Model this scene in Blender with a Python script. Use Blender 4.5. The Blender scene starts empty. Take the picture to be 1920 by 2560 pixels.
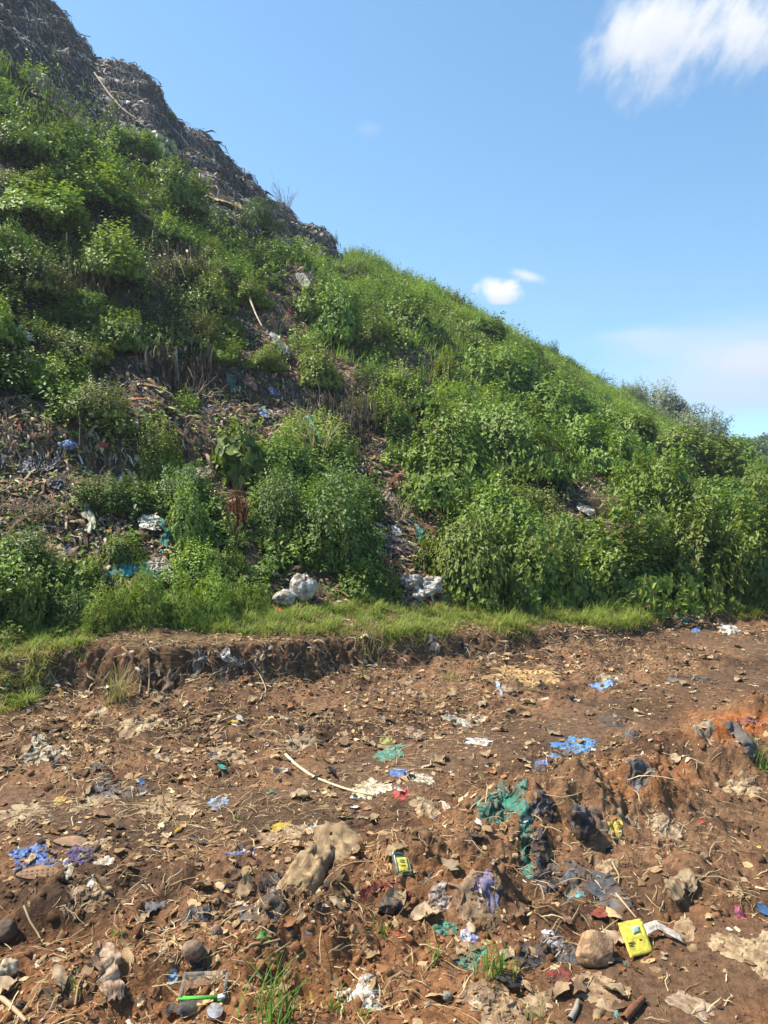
import bpy, math, random
import numpy as np
from mathutils import Vector

# ------------------------------------------------------------------ camera, sky, sun, exposure
SC = bpy.context.scene
COL = SC.collection
F, CX, CY = 1923.0, 960.0, 1280.0            # focal length and centre in photograph pixels
CAMZ, PITCH = 1.8, math.radians(3.57)
cam = bpy.data.cameras.new("camera")
cam.sensor_fit = 'VERTICAL'
cam.sensor_height = 36.0
cam.lens = 36.0 * F / 2560.0
cam.clip_start, cam.clip_end = 0.05, 5000
camo = bpy.data.objects.new("camera", cam)
COL.objects.link(camo)
camo.location = (0, 0, CAMZ)
camo.rotation_euler = (math.radians(90) - PITCH, 0, 0)
SC.camera = camo

SUN_AZ, SUN_EL = math.radians(-82), math.radians(55)   # azimuth from +Y towards +X
SUN_STRENGTH, SKY_STRENGTH = 5.0, 0.105
SC.view_settings.view_transform = 'Standard'
SC.view_settings.look = 'None'
SC.view_settings.gamma = 1.0
SC.view_settings.exposure = 1.0


def ray(px, py):
    c, d = (px - CX) / F, (CY - py) / F
    return np.array([c, math.cos(PITCH) + d * math.sin(PITCH), -math.sin(PITCH) + d * math.cos(PITCH)])


class NG:
    """tiny helper to write node trees as expressions"""
    def __init__(s, tree):
        s.t = tree
        s.n = tree.nodes
        s.l = tree.links

    def node(s, kind, **kw):
        n = s.n.new(kind)
        for k, v in kw.items():
            setattr(n, k, v)
        return n

    def put(s, sock, v):
        if hasattr(v, 'node'):
            s.l.new(v, sock)
        elif v is not None:
            sock.default_value = v

    def math(s, op, a, b=None, c=None, clamp=False):
        n = s.node('ShaderNodeMath', operation=op, use_clamp=clamp)
        for i, v in enumerate((a, b, c)):
            s.put(n.inputs[i], v)
        return n.outputs[0]

    def vmath(s, op, a, b):
        n = s.node('ShaderNodeVectorMath', operation=op)
        s.put(n.inputs[0], a)
        s.put(n.inputs[1], b)
        return n.outputs['Value'] if op == 'DOT_PRODUCT' else n.outputs[0]

    def noise(s, vec, scale, detail=4, rough=0.55, dist=0.0):
        n = s.node('ShaderNodeTexNoise')
        s.put(n.inputs['Vector'], vec)
        n.inputs['Scale'].default_value = scale
        n.inputs['Detail'].default_value = detail
        n.inputs['Roughness'].default_value = rough
        n.inputs['Distortion'].default_value = dist
        return n.outputs['Fac']

    def smooth(s, v, lo, hi):
        n = s.node('ShaderNodeMapRange', interpolation_type='SMOOTHSTEP')
        s.put(n.inputs[0], v)
        n.inputs[1].default_value, n.inputs[2].default_value = lo, hi
        return n.outputs[0]

    def mix(s, fac, a, b, mode='MIX'):
        n = s.node('ShaderNodeMix', data_type='RGBA', blend_type=mode)
        s.put(n.inputs[0], fac)
        s.put(n.inputs[6], a)
        s.put(n.inputs[7], b)
        return n.outputs[2]


def build_world():
    w = bpy.data.worlds.new("World")
    SC.world = w
    w.use_nodes = True
    g = NG(w.node_tree)
    g.n.clear()
    sky = g.node('ShaderNodeTexSky', sky_type='NISHITA', sun_disc=False)
    sky.sun_elevation, sky.sun_rotation = SUN_EL, SUN_AZ
    sky.altitude, sky.air_density, sky.dust_density, sky.ozone_density = 200, 1.0, 0.25, 2.2
    d = g.node('ShaderNodeTexCoord').outputs['Generated']
    g.put(sky.inputs['Vector'], g.vmath('ADD', d, (0.0, 0.0, 0.12)))
    hsv = g.node('ShaderNodeHueSaturation')
    hsv.inputs['Saturation'].default_value = 1.1
    hsv.inputs['Hue'].default_value = .488
    hsv.inputs['Value'].default_value = 1.22
    g.put(hsv.inputs['Color'], sky.outputs[0])
    col = hsv.outputs[0]
    total = None

    def cloud(px, py, a, b, seed, scale, warp, soft, dens, rot=0.0, flat=False, stretch=1.0, tone=(1, 1, 1), nrot=0.0):
        nonlocal total
        c = Vector(ray(px, py)).normalized()
        r = c.cross(Vector((0, 0, 1))).normalized()
        u = r.cross(c).normalized()
        r2 = r * math.cos(rot) + u * math.sin(rot)
        u2 = u * math.cos(rot) - r * math.sin(rot)
        dc = g.math('MAXIMUM', g.vmath('DOT_PRODUCT', d, tuple(c)), 0.05)
        x = g.math('DIVIDE', g.vmath('DOT_PRODUCT', d, tuple(r2)), dc)
        y = g.math('DIVIDE', g.vmath('DOT_PRODUCT', d, tuple(u2)), dc)
        xy = g.node('ShaderNodeCombineXYZ')
        cn, sn = math.cos(nrot), math.sin(nrot)
        g.put(xy.inputs[0], g.math('ADD', g.math('MULTIPLY', x, cn), g.math('MULTIPLY', y, sn)))
        g.put(xy.inputs[1], g.math('MULTIPLY', g.math('SUBTRACT', g.math('MULTIPLY', y, cn), g.math('MULTIPLY', x, sn)), stretch))
        xy.inputs[2].default_value = seed * 3.7
        n1 = g.noise(xy.outputs[0], scale, 7, 0.62, 0.15)
        n2 = g.noise(xy.outputs[0], scale * 0.35, 3, 0.5)
        e = g.math('ADD', g.math('POWER', g.math('DIVIDE', x, a / F), 2.0),
                   g.math('POWER', g.math('DIVIDE', y, b / F), 2.0))
        e = g.math('SQRT', e)
        e = g.math('ADD', e, g.math('MULTIPLY', g.math('SUBTRACT', n1, 0.5), -warp))
        e = g.math('ADD', e, g.math('MULTIPLY', g.math('SUBTRACT', n2, 0.5), -warp))
        if flat:
            below = g.math('MULTIPLY', g.math('MAXIMUM', g.math('SUBTRACT', g.math('MULTIPLY', y, -1.0), b * 0.45 / F), 0.0), F / b * 2.6)
            e = g.math('ADD', e, below)
        m = g.smooth(g.math('SUBTRACT', 1.0, e), 0.0, soft)
        m = g.math('MULTIPLY', m, dens, clamp=True)
        # only in front of that direction
        m = g.math('MULTIPLY', m, g.smooth(g.vmath('DOT_PRODUCT', d, tuple(c)), 0.5, 0.7))
        shade = g.mix(g.smooth(y, -b * 0.7 / F, b * 0.5 / F), (0.74, 0.78, 0.86, 1), (1.0, 1.0, 1.0, 1))
        return m, shade

    bright = 5.2
    for args in (
        dict(px=1870, py=925, a=380, b=150, seed=3, scale=5, warp=1.1, soft=1.2, dens=0.95, stretch=4.0, tone=(.86, .855, .89)),
        dict(px=1600, py=840, a=170, b=40, seed=5, scale=7, warp=1.2, soft=1.1, dens=0.3, stretch=4.0),
        dict(px=1735, py=105, a=225, b=130, seed=1, scale=13, warp=2.6, soft=1.2, dens=0.9, rot=-0.1, stretch=2.0, nrot=1.1),
        dict(px=1900, py=70, a=130, b=110, seed=7, scale=13, warp=2.2, soft=1.0, dens=0.9, stretch=1.8, nrot=1.0),
        dict(px=1650, py=45, a=105, b=80, seed=12, scale=16, warp=2.4, soft=1.3, dens=0.6, stretch=1.9, nrot=1.2),
        dict(px=1243, py=735, a=72, b=50, seed=2, scale=26, warp=1.7, soft=0.6, dens=1.0, flat=True),
        dict(px=1315, py=690, a=62, b=20, seed=4, scale=20, warp=0.9, soft=0.9, dens=0.75, rot=-0.3),
        dict(px=925, py=325, a=45, b=25, seed=9, scale=12, warp=1.2, soft=1.0, dens=0.12),
    ):
        m, shade = cloud(**args)
        k = args.get('tone', (1, 1, 1))
        lit = g.mix(1.0, shade, (bright * k[0], bright * k[1], bright * 1.01 * k[2], 1), 'MULTIPLY')
        col = g.mix(m, col, lit)
    bg = g.node('ShaderNodeBackground')
    g.put(bg.inputs[0], col)
    bg.inputs[1].default_value = SKY_STRENGTH
    out = g.node('ShaderNodeOutputWorld')
    g.l.new(bg.outputs[0], out.inputs[0])


build_world()
sun = bpy.data.lights.new("sun", 'SUN')
sun.energy, sun.angle, sun.color = SUN_STRENGTH, math.radians(0.5), (1.0, 0.95, 0.86)
suno = bpy.data.objects.new("sun", sun)
COL.objects.link(suno)
to_sun = Vector((math.sin(SUN_AZ) * math.cos(SUN_EL), math.cos(SUN_AZ) * math.cos(SUN_EL), math.sin(SUN_EL)))
suno.rotation_euler = to_sun.to_track_quat('Z', 'Y').to_euler()
suno.location = (-20, 10, 40)

# ------------------------------------------------------------------ noise
def _hash(ix, iy, iz, seed):
    h = (ix.astype(np.int64) * 374761393 + iy.astype(np.int64) * 668265263 + iz * 2147483647 + seed * 1274126177) & 0xFFFFFFFF
    h = ((h ^ (h >> 13)) * 1274126177) & 0xFFFFFFFF
    return (h ^ (h >> 16)) & 0xFFFFFFFF


def gn(x, y, seed=0):
    """2D gradient noise, about -0.7..0.7"""
    x0, y0 = np.floor(x), np.floor(y)
    fx, fy = x - x0, y - y0
    ux, uy = fx * fx * fx * (fx * (fx * 6 - 15) + 10), fy * fy * fy * (fy * (fy * 6 - 15) + 10)
    r = []
    for dy in (0, 1):
        for dx in (0, 1):
            a = _hash(x0 + dx, y0 + dy, 0, seed) * (2 * math.pi / 4294967296.0)
            r.append(np.cos(a) * (fx - dx) + np.sin(a) * (fy - dy))
    a = r[0] + (r[1] - r[0]) * ux
    b = r[2] + (r[3] - r[2]) * ux
    return a + (b - a) * uy


def fbm(x, y, lam, octv=4, seed=0, gain=0.5):
    s, a = 0, 1.0
    for i in range(octv):
        s = s + a * gn(x / lam + 17.3 * i, y / lam - 9.1 * i, seed + i)
        lam *= 0.5
        a *= gain
    return s


def vn3(P, seed=0):
    """3D value noise on (n,3), -1..1"""
    p0 = np.floor(P)
    f = P - p0
    u = f * f * (3 - 2 * f)
    s = 0
    for k in range(8):
        d = np.array([k & 1, (k >> 1) & 1, (k >> 2) & 1])
        q = (p0 + d).astype(np.int64)
        h = _hash(q[:, 0], q[:, 1], q[:, 2] * 91138233 % 100003, seed) / 2147483648.0 - 1.0
        w = np.prod(np.where(d == 1, u, 1 - u), axis=1)
        s = s + h * w
    return s


def fbm3(P, lam, octv=3, seed=0):
    s, a = 0, 1.0
    for i in range(octv):
        s = s + a * vn3(P / lam + 5.3 * i, seed + i)
        lam *= 0.5
        a *= 0.5
    return s


def sstep(v, lo, hi):
    t = np.clip((v - lo) / (hi - lo), 0, 1)
    return t * t * (3 - 2 * t)


def project(x, y, z):
    """world -> photograph pixels (for laying the patches of waste, grass and soil out on the ground)"""
    zz = z - CAMZ
    dep = y * math.cos(PITCH) - zz * math.sin(PITCH)
    dep = np.maximum(dep, 0.05)
    up = y * math.sin(PITCH) + zz * math.cos(PITCH)
    return CX + F * x / dep, CY - F * up / dep


# ------------------------------------------------------------------ terrain tables (azimuth in radians)
def azr(px, py, z):
    d = ray(px, py)
    t = (z - CAMZ) / d[2]
    return math.atan2(d[0], d[1]), t * math.hypot(d[0], d[1])


def table_ground(rows):
    a = [azr(*r) for r in rows]
    return np.array([v[0] for v in a]), np.array([v[1] for v in a])


T_SCARP = table_ground([(-150, 1775, 0), (0, 1768, 0), (150, 1742, 0), (300, 1738, 0), (450, 1742, 0), (600, 1728, 0), (750, 1702, 0),
                        (900, 1682, 0), (1050, 1662, 0), (1200, 1642, 0), (1350, 1625, 0), (1500, 1605, 0), (1600, 1590, 0), (1700, 1566, 0), (1920, 1552, 0), (2050, 1548, 0)])
T_TOE = table_ground([(-150, 1585, .4), (0, 1580, .38), (300, 1555, .38), (600, 1535, .38), (900, 1515, .34), (1200, 1510, .25),
                      (1500, 1515, .15), (1650, 1530, .1), (1920, 1524, .1), (2050, 1522, .1)])


def table_px(rows, py=1300):
    a, v = [], []
    for px, val in rows:
        d = ray(px, py)
        a.append(math.atan2(d[0], d[1]))
        v.append(val)
    return np.array(a), np.array(v, float)


T_HS = table_px([(-150, .26), (0, .26), (200, .30), (400, .36), (700, .33), (960, .26), (1150, .18), (1350, .12), (1500, .09), (1700, .06), (1920, .05)], 1700)
SIL = [(-300, -420), (-150, -250), (0, -130), (60, -60), (118, 0), (160, 40), (200, 95), (236, 140), (300, 158), (370, 188), (400, 225), (420, 285), (470, 330),
       (520, 352), (570, 398), (620, 440), (660, 488), (720, 520), (800, 572), (850, 632), (900, 648), (1000, 697), (1100, 747), (1200, 797),
       (1300, 856), (1400, 908), (1500, 968), (1600, 1020), (1700, 1074), (1780, 1115), (1850, 1145), (1920, 1160), (2050, 1168)]
R1 = table_px([(-300, 44), (0, 42), (300, 39), (600, 35), (850, 30), (1200, 31), (1500, 36), (1750, 43), (1920, 48), (2050, 50)], 700)
_a, _z, _r = [], [], []
for px, py in SIL:
    d = ray(px, py)
    az = math.atan2(d[0], d[1])
    r1 = float(np.interp(az, *R1))
    _a.append(az)
    _r.append(r1)
    _z.append(CAMZ + r1 * d[2] / math.hypot(d[0], d[1]))
T_Z1 = (np.array(_a), np.array(_z))
GREEN = [(-300, 0), (0, 150), (90, 195), (170, 280), (230, 355), (300, 400), (380, 450), (440, 510), (500, 540), (600, 560), (680, 610), (760, 640), (860, 668), (900, 560)]


def plane0(px, py):
    d = ray(px, py)
    t = -CAMZ / d[2]
    return d[0] * t, d[1] * t


MOUNDS = []
for px, py, sx, sy, amp in [(1330, 2100, .36, .24, .17), (1590, 2040, .42, .30, .16), (1770, 1905, .40, .28, .13), (1900, 1830, .4, .3, .15), (1030, 2170, .30, .16, .09),
                            (1650, 2200, .25, .18, .08), (180, 2260, .35, .14, .06), (560, 2190, .30, .12, .07), (760, 2330, .25, .12, .09), (1180, 2260, .25, .12, .08),
                            (1420, 2300, .2, .08, .06), (330, 1930, .9, .25, .05), (350, 1830, 1.1, .2, .05), (60, 1890, .4, .2, .08), (1290, 1720, .3, .18, .06),
                            (300, 2420, .18, .08, .05), (860, 2110, .2, .1, .05), (560, 2380, .14, .07, .05),
                            (120, 2330, .2, .07, -.05), (390, 2500, .16, .10, -.09), (720, 2440, .2, .07, -.10), (1330, 2270, .1, .07, -.05), (860, 2070, .1, .05, -.06), (640, 2060, .15, .06, -.03)]:
    x, y = plane0(px, py)
    MOUNDS.append((x, y, sx, sy, amp))
TRACKS = []
for pts, wdt in [([(-100, 2030), (250, 2040), (700, 2030), (1000, 1900), (1300, 1850), (1600, 1770), (1920, 1680), (2050, 1640)], .30),
                 ([(1540, 2530), (1750, 2440), (1950, 2380)], .22), ([(1650, 1570), (1800, 1600), (1980, 1640)], .35)]:
    TRACKS.append(([plane0(*p) for p in pts], wdt))


RIDGE = [plane0(*p) for p in [(800, 2340), (1100, 2200), (1330, 2120), (1560, 2030), (1750, 1950), (1960, 1850)]]


def seg_dist(x, y, pts):
    best = np.full(np.shape(x), 1e9)
    for (x0, y0), (x1, y1) in zip(pts[:-1], pts[1:]):
        dx, dy = x1 - x0, y1 - y0
        t = np.clip(((x - x0) * dx + (y - y0) * dy) / (dx * dx + dy * dy), 0, 1)
        best = np.minimum(best, np.hypot(x - x0 - t * dx, y - y0 - t * dy))
    return best


def zones(x, y):
    az, r = np.arctan2(x, y), np.hypot(x, y)
    wob = 0.16 * gn(x / .55, y / .55, 31) + 0.07 * gn(x / .17, y / .17, 32)
    return az, r, np.interp(az, *T_SCARP) + wob * 1.1, np.interp(az, *T_TOE)


def track_flat(x, y):
    fl = np.zeros(np.shape(x))
    for pts, wdt in TRACKS:
        fl = np.maximum(fl, 1 - sstep(seg_dist(x, y, pts) + .12 * gn(x / .4, y / .4, 51), wdt * .5, wdt * 1.5))
    return fl


def height(x, y):
    x, y = np.asarray(x, float), np.asarray(y, float)
    az, r, rs, r0 = zones(x, y)
    hs = np.interp(az, *T_HS)
    r1 = np.interp(az, *R1)
    z1 = np.interp(az, *T_Z1)
    # road
    fl = track_flat(x, y)
    rough = 1 - .78 * fl
    z = 0.05 * fbm(x, y, 1.3, 2, 1) * (1 - .5 * fl)
    for mx, my, sx, sy, amp in MOUNDS:
        z = z + amp * (1.35 if amp > 0 else 1.2) * np.exp(-((x - mx) / sx) ** 2 - ((y - my) / sy) ** 2) * (1 + .5 * gn(x / .22, y / .22, 77) + .3 * gn(x / .09, y / .09, 78))
    ridge = 1 - sstep(seg_dist(x, y, RIDGE) + .12 * gn(x / .3, y / .3, 52), .12, .42)
    rough = rough + 1.0 * ridge
    z = z + ridge * (.035 + .05 * gn(x / .2, y / .2, 53))
    clod = (np.abs(gn(x / .30, y / .30, 3)) - .25) * .085 + (np.abs(gn(x / .13 + 3, y / .13, 4)) - .25) * .048 \
        + (.25 - np.abs(gn(x / .065, y / .065 + 8, 5))) * .023 + gn(x / .03, y / .03, 6) * .009
    # bank
    e = sstep(r + .07 * gn(x / .11, y / .11, 15) + .05 * gn(x / .05, y / .05, 16), rs - .10, rs + .17)
    cl = clod * rough
    zr = z + cl
    zb = hs + .06 * fbm(x, y, .9, 3, 11) + .09 * np.clip((r - rs) / np.maximum(r0 - rs, .3), 0, 1) + .25 * clod
    slump = .35 * hs * np.exp(-((r - rs + .12) / .25) ** 2) * (0.5 + gn(x / .4, y / .4, 13))
    z = zr + slump * (1 - e)
    z = z * (1 - e) + zb * e
    # hill
    t = np.clip((r - r0) / (r1 - r0), 0, 1)
    zh0 = hs + .09
    up = (z1 - zh0) * (t + .05 * np.sin(math.pi * t))
    amp = sstep(r - r0, 0.0, 3.0) * (1 - (.55 - .45 * sstep(-az, -.1, .15)) * sstep(t, .8, 1.0))
    q = up / 1.5 + .9 * fbm(x, y, 5.0, 2, 41)
    fr = q - np.floor(q)
    terr = 1.5 * (sstep(fr, .45, .85) - fr)
    left = sstep(-az, -.25, .1)
    up = up + amp * (terr * (.12 + .16 * left + .5 * left * sstep(t, .6, .72)) * np.minimum(1, (z1 - zh0) / 8) + .55 * fbm(x, y, 3.2, 3, 21) * (.4 + .6 * left) + .10 * gn(x / .35, y / .35, 25))
    back = np.maximum(r - r1, 0)
    up = up - back * .38 - .02 * back * back
    hz = np.maximum(zh0 + up, -.9)
    z = np.where(r > r0, z * 0 + hz + .06 * fbm(x, y, .9, 3, 11) * np.exp(-(r - r0) * 2), z)
    out = sstep(np.abs(az), 1.05, 1.3)
    z = z * (1 - out * sstep(r, 9, 14)) - .9 * out * sstep(r, 9, 14)
    return z


def hit(px, py):
    """the point of the ground seen at a photograph pixel, and its distance; from the sky it goes down to the skyline"""
    for k in range(40):
        p, t = hit_once(px, py + 5 * k)
        if t < 75:
            break
    return p, t


def hit_once(px, py):
    d = ray(px, py)
    d = d / np.linalg.norm(d)
    lo, hi = 1.2, 130.0
    for n in (420, 24):
        t = np.geomspace(lo, hi, n)
        g = CAMZ + d[2] * t - height(d[0] * t, d[1] * t)
        k = int(np.argmax(g < 0))
        if g[k] >= 0:
            k = n - 1
        k = max(k, 1)
        lo, hi = t[k - 1], t[k]
    a = g[k - 1] / (g[k - 1] - g[k]) if g[k] < 0 else 1
    tt = lo + (hi - lo) * a
    x, y = d[0] * tt, d[1] * tt
    return np.array([x, y, float(height(x, y))]), tt


def waste_mask(x, y, z):
    """1 where the hill shows bare waste instead of plants"""
    px, py = project(x, y, z)
    n = fbm(x, y, 1.1, 3, 61)
    m = np.zeros(np.shape(px))
    for cx, cy, a, b in PATCH:
        e = np.hypot((px - cx) / a, (py - cy) / b) * .84 + n * .65
        m = np.maximum(m, 1 - sstep(e, .8, 1.1))
    gy = np.interp(px, [p[0] for p in GREEN], [p[1] for p in GREEN])
    top = (1 - sstep(py - gy + n * 40, -12, 12)) * (px < 880)
    return np.maximum(m, top), top


PATCH = [(300, 1010, 120, 60), (560, 1060, 120, 70), (330, 1190, 110, 70), (120, 1390, 130, 50), (540, 1150, 90, 60), (860, 900, 60, 40), (660, 1010, 130, 50), (130, 1190, 230, 110), (40, 1320, 170, 90), (230, 1330, 110, 80), (30, 1060, 90, 60), (480, 955, 150, 55), (640, 940, 150, 60), (790, 985, 110, 70), (700, 820, 80, 70),
         (640, 770, 70, 50), (1060, 925, 100, 45), (1180, 960, 60, 30), (1010, 1290, 80, 80), (1030, 1400, 80, 70), (1060, 1480, 90, 40), (960, 1210, 80, 40),
         (760, 1485, 90, 45), (1450, 1290, 50, 70), (1510, 1360, 45, 60), (1400, 1150, 40, 60), (900, 1140, 60, 70), (450, 1110, 90, 60), (480, 1220, 110, 50),
         (400, 1330, 80, 60), (590, 1240, 40, 110), (450, 700, 60, 50), (250, 745, 70, 35), (230, 570, 60, 40), (70, 900, 60, 30), (330, 1430, 80, 40), (130, 265, 70, 45), (90, 160, 80, 25),
         (340, 400, 60, 25), (740, 700, 40, 40), (1520, 1290, 70, 40), (1650, 1350, 90, 35), (1500, 1180, 30, 40), (550, 510, 50, 22)]

# ------------------------------------------------------------------ mesh and object helpers
def mesh(name, V, faces, mat=None, col=None, smooth=False):
    """faces: list of (n,k) integer arrays"""
    if not isinstance(faces, (list, tuple)):
        faces = [faces]
    V = np.asarray(V, np.float32)
    me = bpy.data.meshes.new(name)
    me.vertices.add(len(V))
    me.vertices.foreach_set('co', V.ravel())
    idx = np.concatenate([f.ravel() for f in faces]).astype(np.int32)
    cnt = np.concatenate([np.full(len(f), f.shape[1]) for f in faces]).astype(np.int32)
    st = np.concatenate([[0], np.cumsum(cnt)[:-1]]).astype(np.int32)
    me.loops.add(len(idx))
    me.loops.foreach_set('vertex_index', idx)
    me.polygons.add(len(cnt))
    me.polygons.foreach_set('loop_start', st)
    if smooth:
        me.polygons.foreach_set('use_smooth', np.ones(len(cnt), bool))
    if col is not None:
        a = me.attributes.new('col', 'FLOAT_COLOR', 'POINT')
        c = np.ones((len(V), 4), np.float32)
        c[:, :3] = col
        a.data.foreach_set('color', c.ravel())
    me.update(calc_edges=True)
    if mat:
        me.materials.append(mat)
    return me


def link(name, me, parent=None, loc=None):
    o = bpy.data.objects.new(name, me)
    COL.objects.link(o)
    if parent:
        o.parent = parent
    if loc is not None:
        o.location = loc
    return o


def tag(o, label=None, cat=None, group=None, kind=None):
    for k, v in (('label', label), ('category', cat), ('group', group), ('kind', kind)):
        if v:
            o[k] = v
    return o


def empty(name, loc, label, cat, group=None, rotz=0.0, scale=None):
    o = bpy.data.objects.new(name, None)
    COL.objects.link(o)
    o.location = loc
    o.rotation_euler = (0, 0, rotz)
    o.empty_display_size = .1
    if scale is not None:
        o.scale = scale
    return tag(o, label, cat, group)


def grid_faces(nu, nv, off=0):
    i = np.arange(nu - 1)[:, None] * nv + np.arange(nv - 1)[None, :]
    i = i.ravel() + off
    return np.stack([i, i + nv, i + nv + 1, i + 1], 1)


def tile(V, Fs, M, T):
    """copies of one small shape: M (N,3,3), T (N,3)"""
    n, N = len(V), len(T)
    W = np.einsum('nij,vj->nvi', M, V) + T[:, None, :]
    off = (np.arange(N) * n)[:, None, None]
    return W.reshape(-1, 3), (Fs[None] + off).reshape(-1, Fs.shape[1])


def rotz(a):
    c, s, o, l = np.cos(a), np.sin(a), np.zeros_like(a), np.ones_like(a)
    return np.stack([np.stack([c, -s, o], -1), np.stack([s, c, o], -1), np.stack([o, o, l], -1)], -2)


def rand_rot(rng, N, tilt=1.0):
    """random turn about z, then a tilt about a random horizontal axis"""
    a = rng.uniform(0, 2 * math.pi, N)
    b = rng.normal(0, tilt, N)
    c = rng.uniform(0, 2 * math.pi, N)
    R = rotz(a)
    cb, sb, o, l = np.cos(b), np.sin(b), np.zeros(N), np.ones(N)
    Rx = np.stack([np.stack([l, o, o], -1), np.stack([o, cb, -sb], -1), np.stack([o, sb, cb], -1)], -2)
    return rotz(c) @ Rx @ R


def normals(x, y, e=.06):
    hx = (height(x + e, y) - height(x - e, y)) / (2 * e)
    hy = (height(x, y + e) - height(x, y - e)) / (2 * e)
    n = np.stack([-hx, -hy, np.ones_like(hx)], -1)
    return n / np.linalg.norm(n, axis=-1, keepdims=True)


def unit(v):
    return v / np.maximum(np.linalg.norm(v, axis=-1, keepdims=True), 1e-9)


def leaves(P, D, N, L, W, col, fold=.25, droop=.2):
    """ovate pointed leaves, two folded halves each"""
    D = unit(D)
    S = unit(np.cross(D, N))
    N = np.cross(S, D)
    L, W = L[:, None], W[:, None]
    v = np.stack([P,
                  P + .30 * L * D + W * S + fold * W * N,
                  P + .62 * L * D + .8 * W * S + fold * .6 * W * N - droop * .35 * L * N,
                  P + L * D - droop * L * N,
                  P + .62 * L * D - .8 * W * S + fold * .6 * W * N - droop * .35 * L * N,
                  P + .30 * L * D - W * S + fold * W * N], 1)
    n = len(P)
    b = np.arange(n) * 6
    f = np.concatenate([np.stack([b, b + 1, b + 2, b + 3], 1), np.stack([b, b + 3, b + 4, b + 5], 1)])
    return v.reshape(-1, 3), f, np.repeat(col, 6, 0)


def blades(P, D, L, W, bend, col, seg=3):
    """grass blades: tapering bent ribbons; D = direction of lean (horizontal), bend 0..1.5"""
    n = len(P)
    S = np.stack([-D[:, 1], D[:, 0], np.zeros(n)], 1)
    rows = []
    for k in range(seg + 1):
        u = k / seg
        ang = bend * u
        h = L * u * np.cos(ang * .6)
        o = L * u * np.sin(ang * .6) * 1.1
        c = P + D * o[:, None]
        c[:, 2] += h
        w = (W * (1 - u ** 1.5) * .5)[:, None]
        if k < seg:
            rows += [c - S * w, c + S * w]
        else:
            rows += [c]
    V = np.stack(rows, 1)
    m = 2 * seg + 1
    b = np.arange(n) * m
    quads = [np.stack([b + 2 * k, b + 2 * k + 1, b + 2 * k + 3, b + 2 * k + 2], 1) for k in range(seg - 1)]
    tri = np.stack([b + 2 * seg - 2, b + 2 * seg - 1, b + 2 * seg], 1)
    return V.reshape(-1, 3), [np.concatenate(quads), tri], np.repeat(col, m, 0)


def tube(pts, rad, k=5):
    """one tapering tube along points"""
    pts = np.asarray(pts, float)
    rad = np.broadcast_to(np.asarray(rad, float), (len(pts),))
    t = np.gradient(pts, axis=0)
    t = unit(t)
    ref = np.array([0.3, 0.2, 1.0]) if abs(t[0][2]) < .9 else np.array([1.0, .1, 0])
    s = unit(np.cross(t, ref))
    b = np.cross(t, s)
    a = np.arange(k) * 2 * math.pi / k
    V = pts[:, None] + rad[:, None, None] * (np.cos(a)[None, :, None] * s[:, None] + np.sin(a)[None, :, None] * b[:, None])
    n = len(pts)
    i = np.arange(n - 1)[:, None] * k + np.arange(k)[None]
    j = np.arange(n - 1)[:, None] * k + (np.arange(k)[None] + 1) % k
    f = np.stack([i, j, j + k, i + k], -1).reshape(-1, 4)
    return V.reshape(-1, 3), f


def join(parts):
    """parts: list of (V, F4)"""
    Vs, Fs, o = [], [], 0
    for V, f in parts:
        Vs.append(V)
        Fs.append(f + o)
        o += len(V)
    return np.concatenate(Vs), np.concatenate(Fs)


# ------------------------------------------------------------------ materials
def mat_attr(name, rough=.8, spec=.3, transl=0.0, nscale=30, namt=.5, bump=0.0, bscale=60, rnd=0.0, coords='Object', sheen=None):
    """colour from the object's own per-piece colour, broken up by noise"""
    m = bpy.data.materials.new(name)
    m.use_nodes = True
    g = NG(m.node_tree)
    b = g.n['Principled BSDF']
    at = g.node('ShaderNodeAttribute', attribute_name='col')
    tc = g.node('ShaderNodeTexCoord').outputs[coords]
    c = at.outputs['Color']
    if namt:
        n = g.noise(tc, nscale, 5, .65)
        k = g.math('ADD', g.math('MULTIPLY', g.smooth(n, .25, .75), namt), 1 - namt * .5)
        cc = g.node('ShaderNodeCombineColor')
        for i in range(3):
            g.put(cc.inputs[i], k)
        c = g.mix(1.0, c, cc.outputs[0], 'MULTIPLY')
    if rnd:
        oi = g.node('ShaderNodeObjectInfo')
        h = g.node('ShaderNodeHueSaturation')
        g.put(h.inputs['Hue'], g.math('ADD', g.math('MULTIPLY', oi.outputs['Random'], .03 * rnd), .5 - .024 * rnd))
        g.put(h.inputs['Value'], g.math('ADD', g.math('MULTIPLY', oi.outputs['Random'], .5 * rnd), 1 - .25 * rnd))
        g.put(h.inputs['Color'], c)
        c = h.outputs[0]
    g.put(b.inputs['Base Color'], c)
    b.inputs['Roughness'].default_value = rough
    b.inputs['Specular IOR Level'].default_value = spec
    if bump:
        bn = g.node('ShaderNodeBump')
        bn.inputs['Strength'].default_value = bump
        bn.inputs['Distance'].default_value = .02
        g.put(bn.inputs['Height'], g.noise(tc, bscale, 5, .7))
        g.put(b.inputs['Normal'], bn.outputs[0])
    if transl:
        tr = g.node('ShaderNodeBsdfTranslucent')
        h2 = g.mix(1.0, c, (1.15, 1.25, .7, 1), 'MULTIPLY')
        g.put(tr.inputs[0], h2)
        ms = g.node('ShaderNodeMixShader')
        ms.inputs[0].default_value = transl
        g.l.new(b.outputs[0], ms.inputs[1])
        g.l.new(tr.outputs[0], ms.inputs[2])
        g.l.new(ms.outputs[0], g.n['Material Output'].inputs[0])
    return m


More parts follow.
